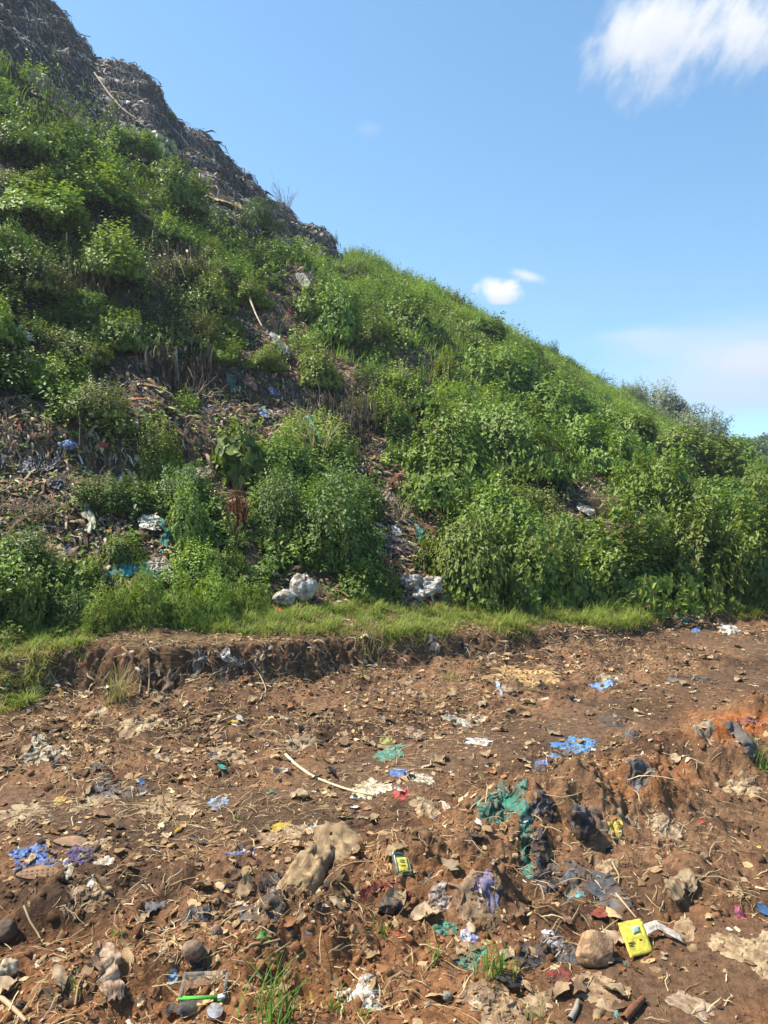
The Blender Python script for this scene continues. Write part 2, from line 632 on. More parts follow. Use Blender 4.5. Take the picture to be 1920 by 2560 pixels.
M_SOIL = mat_attr('soil', .95, .15, 0, 26, .85, 1.0, 75)
M_HILL = mat_attr('hill_waste_soil', .95, .15, 0, 6, .9, .8, 30)
M_LEAF = mat_attr('leaf', .5, .28, .26, 14, .35, 0, rnd=1.0)
M_MAT = mat_attr('weed_leaf', .5, .28, .26, 3, .5)
M_GRASS = mat_attr('grass_blade', .6, .25, .35, 2, .4)
M_STEM = mat_attr('stem', .8, .2, 0, 20, .4)
M_LITTER = mat_attr('dry_litter', .85, .2, .12, 40, .5)
M_CLOD = mat_attr('soil_clod', .97, .1, 0, 60, .6, .5, 120)
M_WASTE = mat_attr('waste_scrap', .85, .15, .06, 8, .6)
M_FILM = mat_attr('plastic_film', .5, .28, .12, 24, .6, .3, 50)
M_CLOTH = mat_attr('cloth', .9, .15, .05, 30, .7, .4, 120)
M_PAPER = mat_attr('paper', .8, .25, .08, 26, .6, .3, 60)
M_STONE = mat_attr('stone', .9, .25, 0, 30, .6, .6, 60)
M_RUBBER = mat_attr('rubber', .7, .3, 0, 30, .5, .3, 60)

# ------------------------------------------------------------------ terrain
def soil_col(X, Y, Z):
    px, py = project(X, Y, Z)
    # colours: soil drier and redder or damper and darker by place; cut bank face darker
    n1, n2 = fbm(X, Y, .8, 4, 101), fbm(X, Y, .12, 3, 102)
    dark = np.array([.072, .041, .024])
    mid = np.array([.235, .126, .064])
    red = np.array([.285, .128, .052])
    k = np.clip(.52 + 1.1 * n1 + .8 * n2, 0, 1)[..., None]
    c = dark * (1 - k) + mid * k
    rd = sstep(py + 180 * n1, 2150, 2420) * .75
    for cx, cy, a, b, s in [(1830, 1815, 130, 50, 1.0), (1600, 1960, 190, 60, .7), (1750, 1740, 150, 40, .5), (1350, 2050, 250, 90, .5), (1050, 2180, 200, 90, .6), (850, 2380, 260, 110, .5), (230, 1640, 120, 40, .6)]:
        rd = np.maximum(rd, s * (1 - sstep(np.hypot((px - cx) / a, (py - cy) / b) + n1 * .8, .6, 1.2)))
    c = c + (red - c) * np.clip(rd, 0, 1)[..., None]
    og = (1 - sstep(np.hypot((px - 1835) / 110, (py - 1815) / 42) + n1 * .7, .5, 1.05))[..., None] * .85
    c = c + (np.array([.33, .105, .030]) - c) * og
    mud = (track_flat(X, Y) * .75)[..., None]
    c = c + (np.array([.125, .076, .044]) * (1 + .5 * n1[..., None]) - c) * mud
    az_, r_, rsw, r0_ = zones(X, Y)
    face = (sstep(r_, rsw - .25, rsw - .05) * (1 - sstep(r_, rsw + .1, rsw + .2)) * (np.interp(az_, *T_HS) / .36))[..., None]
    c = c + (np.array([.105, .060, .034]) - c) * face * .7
    return np.clip(c, .008, .9)


def build_terrain():
    fine = np.radians(np.linspace(-31, 31, 960))
    side = np.radians(np.linspace(31, 75, 46))[1:]
    az = np.concatenate([-side[::-1], fine, side])
    rs = np.interp(az, *T_SCARP)
    r0 = np.interp(az, *T_TOE)
    r1 = np.interp(az, *R1)
    rows = []
    for u in np.linspace(0, 1, 14)[:-1]:
        rows.append(.25 + (1.6 - .25) * u + 0 * az)
    for u in np.linspace(0, 1, 560)[:-1]:
        rows.append(1 / ((1 - u) / 1.6 + u / (rs - .35)))
    for u in np.linspace(0, 1, 110)[:-1]:
        rows.append(rs - .35 + .85 * u)
    n_b = len(rows)
    for u in np.linspace(0, 1, 50)[:-1]:
        rows.append((rs + .5) + (r0 - rs - .5) * u)
    n_h = len(rows)
    for u in np.linspace(0, 1, 340)[:-1]:
        rows.append(r0 + (r1 - r0) * u ** 1.5)
    for u in np.linspace(0, 1, 26):
        rows.append(r1 + 26 * u ** 1.5)
    R = np.array(rows)
    A = np.broadcast_to(az, R.shape)
    X, Y = R * np.sin(A), R * np.cos(A)
    Z = height(X, Y)
    c = soil_col(X, Y, Z)
    n2 = fbm(X, Y, .12, 3, 102)
    az_, r_, rsw, r0_ = zones(X, Y)
    vg = sstep(r_, rsw + .05, rsw + .3)[..., None]
    c = c + (np.array([.13, .085, .04]) * (1 + n2[..., None]) - c) * vg
    w, top = waste_mask(X, Y, Z)
    hm = sstep(r_, r0_ - .2, r0_ + .3)[..., None]
    hc = np.array([.055, .042, .024]) * (1 + .8 * n2[..., None]) * (1 - w[..., None]) + np.array([.085, .062, .043]) * (1 + 1.2 * n2[..., None]) * w[..., None]
    hc = hc + (np.array([.056, .054, .054]) * (1 + 1.5 * n2[..., None]) - hc) * top[..., None]
    c = np.clip(c + (hc - c) * hm, .008, .9)
    V = np.stack([X, Y, Z], -1).reshape(-1, 3)
    C = c.reshape(-1, 3)
    nv = R.shape[1]

    def part(name, a, b, mat):
        f = grid_faces(b - a + 1, nv)[:, ::-1]
        sl = slice(a * nv, (b + 1) * nv)
        o = link(name, mesh(name, V[sl], f, mat, C[sl], True))
        tag(o, kind='structure')
    part('dirt_road', 0, n_b, M_SOIL)
    part('grass_verge', n_b, n_h, M_SOIL)
    part('hill', n_h, R.shape[0] - 1, M_HILL)
    # the land beyond, to the horizon
    rr = np.array([.2, 8, 30, 80, 300, 1500, 4000.])
    aa = np.linspace(0, 2 * math.pi, 65)[:-1]
    Vg = np.stack([np.outer(rr, np.sin(aa)), np.outer(rr, np.cos(aa)), np.full((7, 64), -1.0)], -1)
    Vg[0, :, 2] = -.6
    i = np.arange(6)[:, None] * 64 + np.arange(64)[None]
    j = np.arange(6)[:, None] * 64 + (np.arange(64)[None] + 1) % 64
    f = np.stack([i, j, j + 64, i + 64], -1).reshape(-1, 4)[:, ::-1]
    o = link('ground', mesh('ground', Vg.reshape(-1, 3), f, M_HILL, np.array([[.07, .08, .035]]) * np.ones((7 * 64, 1))))
    tag(o, kind='structure')


build_terrain()
# ------------------------------------------------------------------ vegetation
GREENS = {  # old leaf, young leaf
    'mid': ((0.075, 0.134, 0.021), (0.226, 0.311, 0.048)),
    'dark': ((0.051, 0.099, 0.020), (0.151, 0.221, 0.040)),
    'lime': ((0.114, 0.186, 0.024), (0.306, 0.382, 0.059)),
    'grey': ((.15, .19, .10), (.36, .40, .26)),
    'olive': ((0.090, 0.120, 0.027), (0.223, 0.234, 0.053)),
}


def pick(rng, n, key, dead=.02):
    a, b = (np.array(v) for v in GREENS[key])
    k = rng.beta(1.6, 2.2, n)[:, None]
    c = a + (b - a) * k
    c = c * rng.uniform(.8, 1.2, (n, 1))
    dd = rng.random(n) < dead
    c[dd] = np.array([.22, .15, .06]) * rng.uniform(.6, 1.2, (dd.sum(), 1))
    return c


def shoots(rng, roots, ends, nleaf, leaf_l, ratio, key, s0=.4, lift=.35, up=.7, droop=.3, dead=.02, young=.5, out=.0):
    """leaves along curved shoots"""
    n = len(roots)
    mid = (roots + ends) * .5
    d = np.linalg.norm(ends - roots, axis=1)
    mid = mid + np.array([0, 0, 1.0]) * (d * lift)[:, None] + rng.normal(0, .08, (n, 3)) * d[:, None]
    s = np.linspace(s0, 1, nleaf)[None, :] + rng.uniform(-.03, .03, (n, nleaf))
    s = np.clip(s, 0, 1)[..., None]
    P = (1 - s) ** 2 * roots[:, None] + 2 * s * (1 - s) * mid[:, None] + s * s * ends[:, None]
    T = unit(2 * (1 - s) * (mid - roots)[:, None] + 2 * s * (ends - mid)[:, None])
    side = rng.normal(0, 1, (n, nleaf, 3))
    side = unit(side - (side * T).sum(-1, keepdims=True) * T)
    D = unit(.45 * T + side + np.array([0, 0, -.12]))
    outw = unit((ends - roots.mean(0)) * np.array([1, 1, .6]))[:, None]
    N = unit(np.array([0, 0, 1.0]) * up + rng.normal(0, .36, (n, nleaf, 3)) + .30 * T + out * outw)
    L = leaf_l * rng.uniform(.55, 1.25, (n, nleaf)) * (1.1 - .45 * s[..., 0] ** 3)
    c = pick(rng, n * nleaf, key, dead).reshape(n, nleaf, 3)
    tip = np.array(GREENS[key][1]) * 1.15
    c = c + (tip - c) * (young * s ** 4) * rng.uniform(.3, 1, (n, 1, 1))
    return leaves(P.reshape(-1, 3), D.reshape(-1, 3), N.reshape(-1, 3), L.ravel(), L.ravel() * ratio * .5, c.reshape(-1, 3), droop=droop), (roots, mid, ends)


def stems_mesh(rng, rme, n, r0, col):
    roots, mid, ends = rme
    parts = []
    for i in rng.choice(len(roots), min(n, len(roots)), replace=False):
        s = np.linspace(0, .97, 5)[:, None]
        p = (1 - s) ** 2 * roots[i] + 2 * s * (1 - s) * mid[i] + s * s * ends[i]
        parts.append(tube(p, np.linspace(r0, r0 * .25, 5), 4))
    V, f = join(parts)
    return mesh('stem', V, f, M_STEM, np.array([col]) * np.ones((len(V), 1)))


def bush_template(seed, n, nleaf, leaf_l, ratio, key, flat=1.0, lump=.45, lift=.3, spread=.5, droop=.3, dead=.02, young=.5, mat=None, stem_r=.012, stem_n=40, bare=0):
    """a dome of shoots, radius about 1 and height about 1"""
    rng = np.random.default_rng(seed)
    th = rng.uniform(0, 2 * math.pi, n)
    cz = rng.uniform(-.08, 1, n)
    h = np.sqrt(np.maximum(1 - cz * cz, 0))
    d = np.stack([h * np.cos(th), h * np.sin(th), cz], 1)
    R = .80 + lump * fbm3(d * 1.0, .75, 3, seed) + rng.normal(0, .05, n)
    R = R * np.where(rng.random(n) < .25, rng.uniform(.55, .9, n), 1)
    ends = d * R[:, None] * np.array([1, 1, flat])
    ends[:, 2] = np.maximum(ends[:, 2], .02)
    roots = np.stack([ends[:, 0] * spread, ends[:, 1] * spread, np.zeros(n)], 1) + rng.normal(0, .05, (n, 3)) * np.array([1, 1, .2])
    (V, f, c), rme = shoots(rng, roots, ends, nleaf, leaf_l, ratio, key, lift=lift, droop=droop, dead=dead, young=young, out=.55)
    fol = mesh('foliage', V, f, mat or M_LEAF, c)
    st = stems_mesh(rng, rme, stem_n, stem_r, (.10, .085, .045))
    return fol, st


TPL = {
    'shrub': [bush_template(11 + i, 620, 9, .112, .64, 'mid', lump=.42, droop=.35, spread=.68) for i in range(3)],
    'bigshrub': [bush_template(21 + i, 900, 10, .088, .62, 'mid', lump=.5, droop=.4, stem_r=.008, spread=.68) for i in range(3)],
    'dark': [bush_template(31 + i, 680, 10, .085, .55, 'dark', lump=.5, droop=.3, stem_r=.008, spread=.68) for i in range(2)],
    'creeper': [bush_template(41 + i, 620, 8, .10, .72, 'lime', flat=.95, lump=.5, lift=.15, spread=.8, young=.6) for i in range(3)],
    'mound': [bush_template(51 + i, 640, 9, .085, .6, 'olive', lump=.5, lift=.2, spread=.75, dead=.05) for i in range(2)],
    'grey': [bush_template(61 + i, 820, 11, .075, .34, 'grey', lump=.6, droop=.4, young=.5, stem_r=.02) for i in range(2)],
    'herb': [bush_template(71 + i, 210, 22, .10, .26, 'lime', lump=.4, lift=.5, spread=.45, young=.7, stem_n=70, stem_r=.01) for i in range(2)],
    'broad': [bush_template(81, 130, 6, .30, .8, 'mid', lump=.35, droop=.35, young=.3, stem_r=.02)],
    'pale': [bush_template(82, 110, 5, .36, .75, 'grey', lump=.3, droop=.5, young=.2, stem_r=.02)],
    'sparse': [bush_template(91 + i, 90, 10, .09, .5, 'mid', lump=.7, lift=.55, spread=.35, stem_n=90, stem_r=.012) for i in range(2)],
}
BASE_NAME = {'shrub': 'shrub', 'bigshrub': 'shrub', 'dark': 'shrub', 'creeper': 'creeper_mound', 'mound': 'creeper_mound', 'grey': 'tall_shrub', 'herb': 'weed_clump', 'broad': 'broadleaf_plant', 'pale': 'broadleaf_plant', 'sparse': 'sapling'}
CATEGORY = {'shrub': 'bush', 'bigshrub': 'bush', 'dark': 'bush', 'creeper': 'creeper', 'mound': 'creeper', 'grey': 'bush', 'herb': 'weed', 'broad': 'plant', 'pale': 'plant', 'sparse': 'sapling'}
PLANTS = []
_rp = np.random.default_rng(5)


def plant(kind, px, py, w, h, label, group='bushes growing on the slope', depth=1.0, sink=.06):
    """w, h: size in the photograph's pixels, at the distance of the ground it stands on"""
    if px < 950 and kind != 'herb' and py > 600:
        w, h = w * .78, h * .82
    elif px > 1050 and py > 900 and kind != 'grey':
        w, h = w * 1.15, h * .97
        py = py - 26 if py > 1480 else py
        depth = .7
    p, t = hit(px, py)
    m = t / F
    fol, st = TPL[kind][int(_rp.integers(len(TPL[kind])))]
    o = empty(BASE_NAME[kind], p - np.array([0, 0, sink * h * m]), label, CATEGORY[kind], group, _rp.uniform(0, 6.28),
              (w * m / 1.75, w * m / 1.75 * depth, h * m * 1.03))
    link('foliage', fol, o)
    link('stem', st, o)
    PLANTS.append((px, py, w, h))
    return o


G1 = 'large bushes along the foot of the slope'
G2 = 'bushes growing on the slope'
G3 = 'bushes along the skyline'
G4 = 'weeds behind the grass verge'
for args in [
    # foot of the slope
    ('bigshrub', 1150, 1500, 250, 250, 'leafy bush at the slope foot just right of the heap of white rags', G1),
    ('bigshrub', 1330, 1512, 270, 260, 'pointed-leaf bush at the slope foot, left of the brown twig tangle', G1),
    ('bigshrub', 1560, 1520, 330, 250, 'broad rounded bush behind the right end of the grass verge, in front of bare twigs', G1),
    ('bigshrub', 1730, 1522, 240, 290, 'tall leafy bush casting dark shade above the teal plastic at the verge end', G1),
    ('bigshrub', 1900, 1518, 260, 300, 'tall bush at the far right where the verge ends, cut by the photo edge', G1),
    ('bigshrub', 1800, 1380, 260, 170, 'high bush behind the two tall ones at the right photo edge', G1),
    ('bigshrub', 1660, 1330, 280, 240, 'big bush directly above the brown tangle of bare twigs', G1),
    ('bigshrub', 1500, 1170, 240, 170, 'bright bush left of and above the narrow litter gully on the right', G1),
    ('bigshrub', 1250, 1400, 260, 230, 'leafy bush in the right thicket, left of the pale bag in the gully', G1),
    ('bigshrub', 1100, 1250, 270, 260, 'wide bush right of the dark overhanging bank with hanging rags', G1),
    ('bigshrub', 1270, 1180, 260, 220, 'bush above the right thicket, yellowish stems at its top', G1),
    ('shrub', 1170, 1130, 230, 160, 'bush with straw-coloured stems on the crown of the thicket below the upper litter patch', G1),
    ('dark', 830, 1400, 320, 300, 'largest dark fine-leaved bush left of the litter trail, above the white sack', G1),
    ('dark', 700, 1330, 230, 220, 'dark fine-leaved bush right of the reddish dead undergrowth', G1),
    ('dark', 880, 1290, 180, 140, 'small dark bush on the upper right shoulder of the largest dark bush', G1),
    ('shrub', 470, 1360, 160, 190, 'rounded bright bush standing in litter, just below the cream sheet of rubbish', G1),
    ('creeper', 410, 1190, 130, 170, 'upright leafy bush in the litter right of the blue bag', G1),
    ('broad', 600, 1190, 190, 170, 'bush with large lobed leaves above the largest dark bush', G1),
    ('dark', 270, 1270, 220, 110, 'low bush growing through litter under the blue bag', G1),
    ('shrub', 60, 1560, 170, 210, 'dense bush at the left photo edge behind the verge', G1),
    ('dark', 170, 1560, 150, 120, 'low dark shrub behind the verge under the hanging tan bag', G1),
    ('shrub', 300, 1400, 140, 100, 'bush in the litter left of the teal netting', G1),
    ('dark', 70, 1430, 190, 130, 'shady bush on the left photo edge left of the tan bag', G1),
    ('shrub', 560, 1440, 130, 120, 'bush just behind the weeds, left of the reddish dead undergrowth', G1),
    ('shrub', 900, 1490, 150, 90, 'small bright bush between the white sack and the heap of white rags', G1),
    ('shrub', 960, 1495, 90, 80, 'smallest bush left of the white rag heap', G1),
    # weeds
    ('herb', 270, 1575, 130, 110, 'feathery weed clump, first from the left behind the verge', G4),
    ('herb', 360, 1560, 140, 150, 'tallest feathery weed clump in front of the teal netting', G4),
    ('herb', 450, 1555, 130, 110, 'feathery weed clump under the pale bag end of the teal netting', G4),
    ('herb', 540, 1550, 140, 130, 'feathery weed clump left of the last one before the white sack', G4),
    ('herb', 620, 1540, 110, 90, 'low feathery weed clump nearest to the white sack', G4),
    ('broad', 150, 1600, 80, 40, 'low plant with round glossy leaves at the left end of the weeds', G4),
    ('broad', 30, 1600, 110, 50, 'low plant with round leaves at the left photo edge behind the verge', G4),
    # middle slope
    ('mound', 450, 860, 200, 140, 'rounded olive mound in the middle of the left slope, above the widest litter band', G2),
    ('creeper', 540, 900, 160, 90, 'bright bush on the edge of the litter band, right under the olive mound', G2),
    ('creeper', 660, 920, 120, 80, 'small bright bush alone in the brown litter of the middle slope', G2),
    ('creeper', 800, 960, 150, 130, 'leafy bush between the two brown litter patches of the middle slope', G2),
    ('mound', 870, 1050, 220, 110, 'yellowish overhanging mound on top of the dark bank with hanging rags', G2),
    ('creeper', 960, 1060, 130, 90, 'right shoulder of green on the dark bank with hanging rags', G2),
    ('mound', 240, 1040, 220, 130, 'overhanging mound of creeper left of the widest litter band', G2),
    ('creeper', 130, 960, 200, 130, 'creeper mound on the left edge above the open litter', G2),
    ('mound', 200, 900, 200, 120, 'olive creeper mound above the left overhang', G2),
    ('mound', 450, 700, 210, 110, 'dry-topped mound on the dark overhang in the upper left slope', G2),
    ('creeper', 280, 700, 240, 140, 'wide pale creeper blanket left of the dry-topped mound', G2),
    ('mound', 100, 740, 220, 130, 'creeper hump on the left photo edge, above the dry hanging grass', G2),
    ('creeper', 620, 760, 130, 100, 'young bush right of the dark overhang', G2),
    ('shrub', 830, 850, 200, 190, 'tall bush right of the grey cardboard piece', G2),
    ('shrub', 930, 880, 150, 120, 'bush behind the tall bush next to the grey cardboard piece', G2),
    ('shrub', 1030, 850, 170, 120, 'bush above the upper litter patch', G2),
    ('creeper', 1120, 960, 90, 110, 'slender yellow-green bush standing in the upper litter patch', G2),
    ('shrub', 1270, 1000, 220, 150, 'dense bush right of the upper litter patch', G2),
    ('shrub', 1390, 1060, 190, 130, 'dense bush under the skyline, above the narrow gully', G2),
    ('shrub', 1180, 860, 170, 100, 'leafy bush below the skyline right of centre', G2),
    ('dark', 1330, 930, 150, 80, 'dark bush below the skyline right of the leafy one', G2),
    ('shrub', 1560, 1110, 190, 120, 'bush in front of the left grey-green tall shrub', G2),
    ('shrub', 1700, 1180, 220, 120, 'bush in front of the right grey-green tall shrub', G2),
    ('creeper', 90, 560, 240, 110, 'bright creeper hump on the upper left photo edge', G2),
    ('creeper', 260, 520, 190, 90, 'bright hump of weeds below the grey tarpaulin', G2),
    ('shrub', 420, 520, 150, 110, 'bush below the burlap heap on the left', G2),
    ('sparse', 285, 352, 110, 85, 'airy bush beside the long pale plank', G2),
    ('shrub', 330, 390, 120, 60, 'leafy bush under the long pale plank', G2),
    ('pale', 395, 395, 80, 75, 'pale blue-green broad-leaved plant against the dark waste face', G2),
    ('sparse', 100, 352, 170, 150, 'tall airy bush at the upper left in front of the brown tarpaulin', G2),
    ('shrub', 60, 400, 190, 110, 'bush on the left photo edge below the tall airy bush', G2),
    ('shrub', 160, 400, 150, 80, 'dark bush below the brown tarpaulin', G2),
    ('sparse', 430, 460, 110, 70, 'small airy bush at the lower end of the dark waste face', G2),
    ('dark', 645, 575, 100, 70, 'bush right of the burlap heap under the bare skyline shrub', G2),
    ('sparse', 600, 565, 90, 50, 'weed bush directly right of the burlap heap', G2),
    # skyline
    ('sparse', 905, 660, 42, 50, 'thin sapling on the skyline right after the dark waste ends', G3),
    ('sparse', 835, 612, 36, 36, 'tuft on the lower tip of the dark waste', G3),
    ('sparse', 1000, 700, 60, 40, 'small spreading bush on the skyline left of the small cloud', G3),
    ('sparse', 1140, 755, 60, 40, 'bush on the skyline just below the small cloud', G3),
    ('dark', 1370, 882, 66, 44, 'lone dark rounded shrub standing clear on the skyline', G3),
    ('sparse', 1490, 950, 60, 34, 'pale feathery shrub on the skyline right of the lone dark shrub', G3),
    ('grey', 1565, 1005, 110, 60, 'low grey-green shrub on the skyline left of the two tall ones', G3),
    ('grey', 1660, 1055, 190, 115, 'left of the two tall grey-green shrubs on the right skyline', G3),
    ('grey', 1745, 1110, 150, 105, 'right of the two tall grey-green shrubs on the right skyline', G3),
    ('shrub', 1820, 1125, 90, 40, 'bush on the skyline in front of the distant trees', G3),
    ('shrub', 1850, 1165, 110, 70, 'round green bush right below the distant trees', G3),
    ('shrub', 425, 285, 24, 24, 'tiny tuft on a step of the dark waste skyline', G3),
]:
    plant(*args)

# many more bushes between those, where nothing tells one from another
rng = np.random.default_rng(77)
fill = 0
tries = 0
while fill < 165 and tries < 1000:
    tries += 1
    px, py = rng.uniform(-30, 1950), rng.uniform(380, 1480)
    p, t = hit_once(px, py)
    r = math.hypot(p[0], p[1])
    if t > 60 or r < float(np.interp(math.atan2(p[0], p[1]), *T_TOE)) + .3:
        continue
    w, top = waste_mask(p[0], p[1], p[2])
    if w > .1 or py < 1120 - .9 * (1920 - px) + 1e9 * (px < 1500) * 0 and px > 1700 or (px < 880 and py < 40 + np.interp(px, [q[0] for q in GREEN], [q[1] for q in GREEN])):
        continue
    size = rng.uniform(.55, 1.15) * F / t * (1.0 if t < 18 else 1.25)
    if any(abs(px - a) < (size + b) * .30 and abs(py - c) < (size * .7 + d) * .26 for a, c, b, d in PLANTS):
        continue
    if px > 1050:
        kind = ['shrub', 'bigshrub', 'mound', 'creeper', 'dark', 'sparse'][rng.integers(6)]
    else:
        kind = ['creeper', 'mound', 'shrub', 'creeper', 'sparse', 'dark'][rng.integers(6)]
    lab = {'shrub': 'one of the ordinary mid-green leafy bushes merging with the slope cover', 'bigshrub': 'one of the full pointed-leaf bushes merging with the thicket on the right slope',
           'creeper': 'one of the low bright creeper humps merging with the slope cover', 'dark': 'one of the small dark-leaved bushes merging with the slope cover',
           'mound': 'one of the low olive creeper humps merging with the slope cover', 'sparse': 'one of the thin airy saplings rising out of the slope cover'}[kind]
    plant(kind, px, py, size, size * rng.uniform(.5, .85), lab, {'shrub': 'ordinary leafy bushes', 'bigshrub': 'pointed-leaf thicket bushes', 'creeper': 'bright creeper humps', 'dark': 'small dark bushes', 'mound': 'olive creeper humps', 'sparse': 'thin saplings'}[kind])
    fill += 1


def build_cover():
    """weeds and creepers that cover the slope between the bushes"""
    rng = np.random.default_rng(9)
    n = 90000
    az = np.radians(rng.uniform(-31, 31, n))
    r0, r1 = np.interp(az, *T_TOE), np.interp(az, *R1)
    r = r0 + .1 + (r1 - r0 + .6) * rng.random(n) ** 1.6
    x, y = r * np.sin(az), r * np.cos(az)
    z = height(x, y)
    w, top = waste_mask(x, y, z)
    n1 = fbm(x, y, 1.4, 3, 201)
    keep = (rng.random(n) > w * .92) & (n1 > -.42) & (rng.random(n) > top * 1.0)
    x, y, z, r, n1 = x[keep], y[keep], z[keep], r[keep], n1[keep]
    n = len(x)
    h = np.clip(.165 + .34 * (n1 + .25), .05, .45) * rng.uniform(.5, 1.5, n) * (1 + .5 * sstep(r, 12, 30)) * (1 - .65 * w[keep])
    nr = normals(x, y, .3)
    up = unit(nr * .8 + np.array([0, 0, .7]) + rng.normal(0, .35, (n, 3)))
    roots = np.stack([x, y, z - .03], 1)
    ends = roots + up * h[:, None]
    k = fbm(x, y, 3.5, 2, 203) + .25 * gn(x / .6, y / .6, 205)
    Vs, Fs, Cs, off = [], [], [], 0
    for key, sel in (('lime', k > .16), ('mid', (k <= .16) & (k > -.12)), ('dark', (k <= -.12) & (k > -.3)), ('olive', k <= -.3)):
        for far in (False, True):
            s = sel & ((r > 17) == far)
            if not s.any():
                continue
            (V, f, c), _ = shoots(rng, roots[s], ends[s], 6 if far else 7, .095 if far else .06, .62, key, s0=.3, lift=.1, dead=.03, young=.6)
            Vs.append(V)
            Fs.append(f + off)
            Cs.append(c)
            off += len(V)
    o = link('slope_weeds', mesh('slope_weeds', np.concatenate(Vs), np.concatenate(Fs), M_MAT, np.concatenate(Cs)))
    tag(o, 'unbroken cover of weeds and creepers between the bushes of the slope', 'weeds', kind='stuff')
    # tall bright grass towards the skyline
    n = 190000
    az = np.radians(rng.uniform(-31, 31, n))
    r0, r1 = np.interp(az, *T_TOE), np.interp(az, *R1)
    t = rng.uniform(.30, 1.03, n)
    r = r0 + (r1 - r0) * t
    x, y = r * np.sin(az), r * np.cos(az)
    z = height(x, y)
    w, top = waste_mask(x, y, z)
    px, py = project(x, y, z)
    g = sstep(fbm(x, y, 2.5, 3, 211) + .6 * sstep(t, .4, .9), .0, .4)
    keep = (rng.random(n) < g) & (top < .25) & (rng.random(n) > w * .8)
    x, y, z, r = x[keep], y[keep], z[keep], r[keep]
    n = len(x)
    a = rng.uniform(0, 6.28, n)
    L = rng.uniform(.2, .6, n) * (.7 + .5 * sstep(r, 14, 30))
    c = np.array([.16, .27, .035]) + (np.array([.33, .37, .08]) - np.array([.16, .27, .035])) * rng.beta(1.2, 2.5, n)[:, None]
    V, f, c = blades(np.stack([x, y, z - .03], 1), np.stack([np.cos(a), np.sin(a), 0 * a], 1), L, np.full(n, .022), rng.uniform(.3, 1.4, n), c, 2)
    o = link('slope_grass', mesh('slope_grass', V, f, M_GRASS, c))
    tag(o, 'tall bright grass growing towards the crest of the slope', 'grass', kind='stuff')


def build_verge_grass():
    rng = np.random.default_rng(14)
    n = 150000
    az = np.radians(rng.uniform(-31, 31, n))
    rs, r0 = np.interp(az, *T_SCARP), np.interp(az, *T_TOE)
    r = rs - .25 + (r0 - rs + .45) * rng.random(n)
    x, y = r * np.sin(az), r * np.cos(az)
    _, _, rsw, _ = zones(x, y)
    z = height(x, y)
    px, py = project(x, y, z)
    u = (r - rsw) / np.maximum(r0 - rsw, .2)
    n1 = fbm(x, y, .7, 3, 301)
    lip = .10 - .4 * (1 - sstep(px, 40, 170)) + .34 * sstep(px, 150, 300) * (1 - sstep(px, 520, 900))
    dens = (u > .02 - .5 * (1 - sstep(px, 40, 170))) * sstep(u + n1 * .25, lip - .02, lip + .18)
    endr = 1 - sstep(px + 60 * n1, 1590, 1660) + sstep(px, 1790, 1850) * (1 - sstep(np.abs(py - 1535), 14, 24))
    keep = rng.random(n) < dens * np.clip(endr, 0, 1) * (.5 + .5 * sstep(n1, -.4, .2))
    x, y, z, u, n1, px = x[keep], y[keep], z[keep], u[keep], n1[keep], px[keep]
    n = len(x)
    a = rng.uniform(0, 6.28, n)
    L = rng.uniform(.06, .17, n) * (.65 + .5 * sstep(n1, -.3, .4)) * (1 + .35 * sstep(px, 1000, 1500))
    tuf = sstep(gn(x / .13, y / .13, 305), -.35, .45)
    L = L * (.3 + .85 * tuf)
    g = np.array([.13, .21, .025]) + (np.array([.28, .33, .06]) - np.array([.13, .21, .025])) * rng.random((n, 1))
    straw = np.array([.36, .29, .10]) * rng.uniform(.7, 1.2, (n, 1))
    dry = (rng.random(n) < .14 + .34 * (1 - tuf) + .5 * (1 - sstep(u, .1, .5)) * sstep(-n1, -.35, .2))[:, None]
    c = np.where(dry, straw, g)
    V, f, c = blades(np.stack([x, y, z - .01], 1), np.stack([np.cos(a), np.sin(a), 0 * a], 1), L, rng.uniform(.005, .009, n), rng.uniform(.7, 2.3, n), c, 3)
    o = link('verge_grass', mesh('verge_grass', V, f, M_GRASS, c))
    tag(o, 'short grass and straw on the verge above the dirt road', 'grass', kind='stuff')


build_cover()
build_verge_grass()


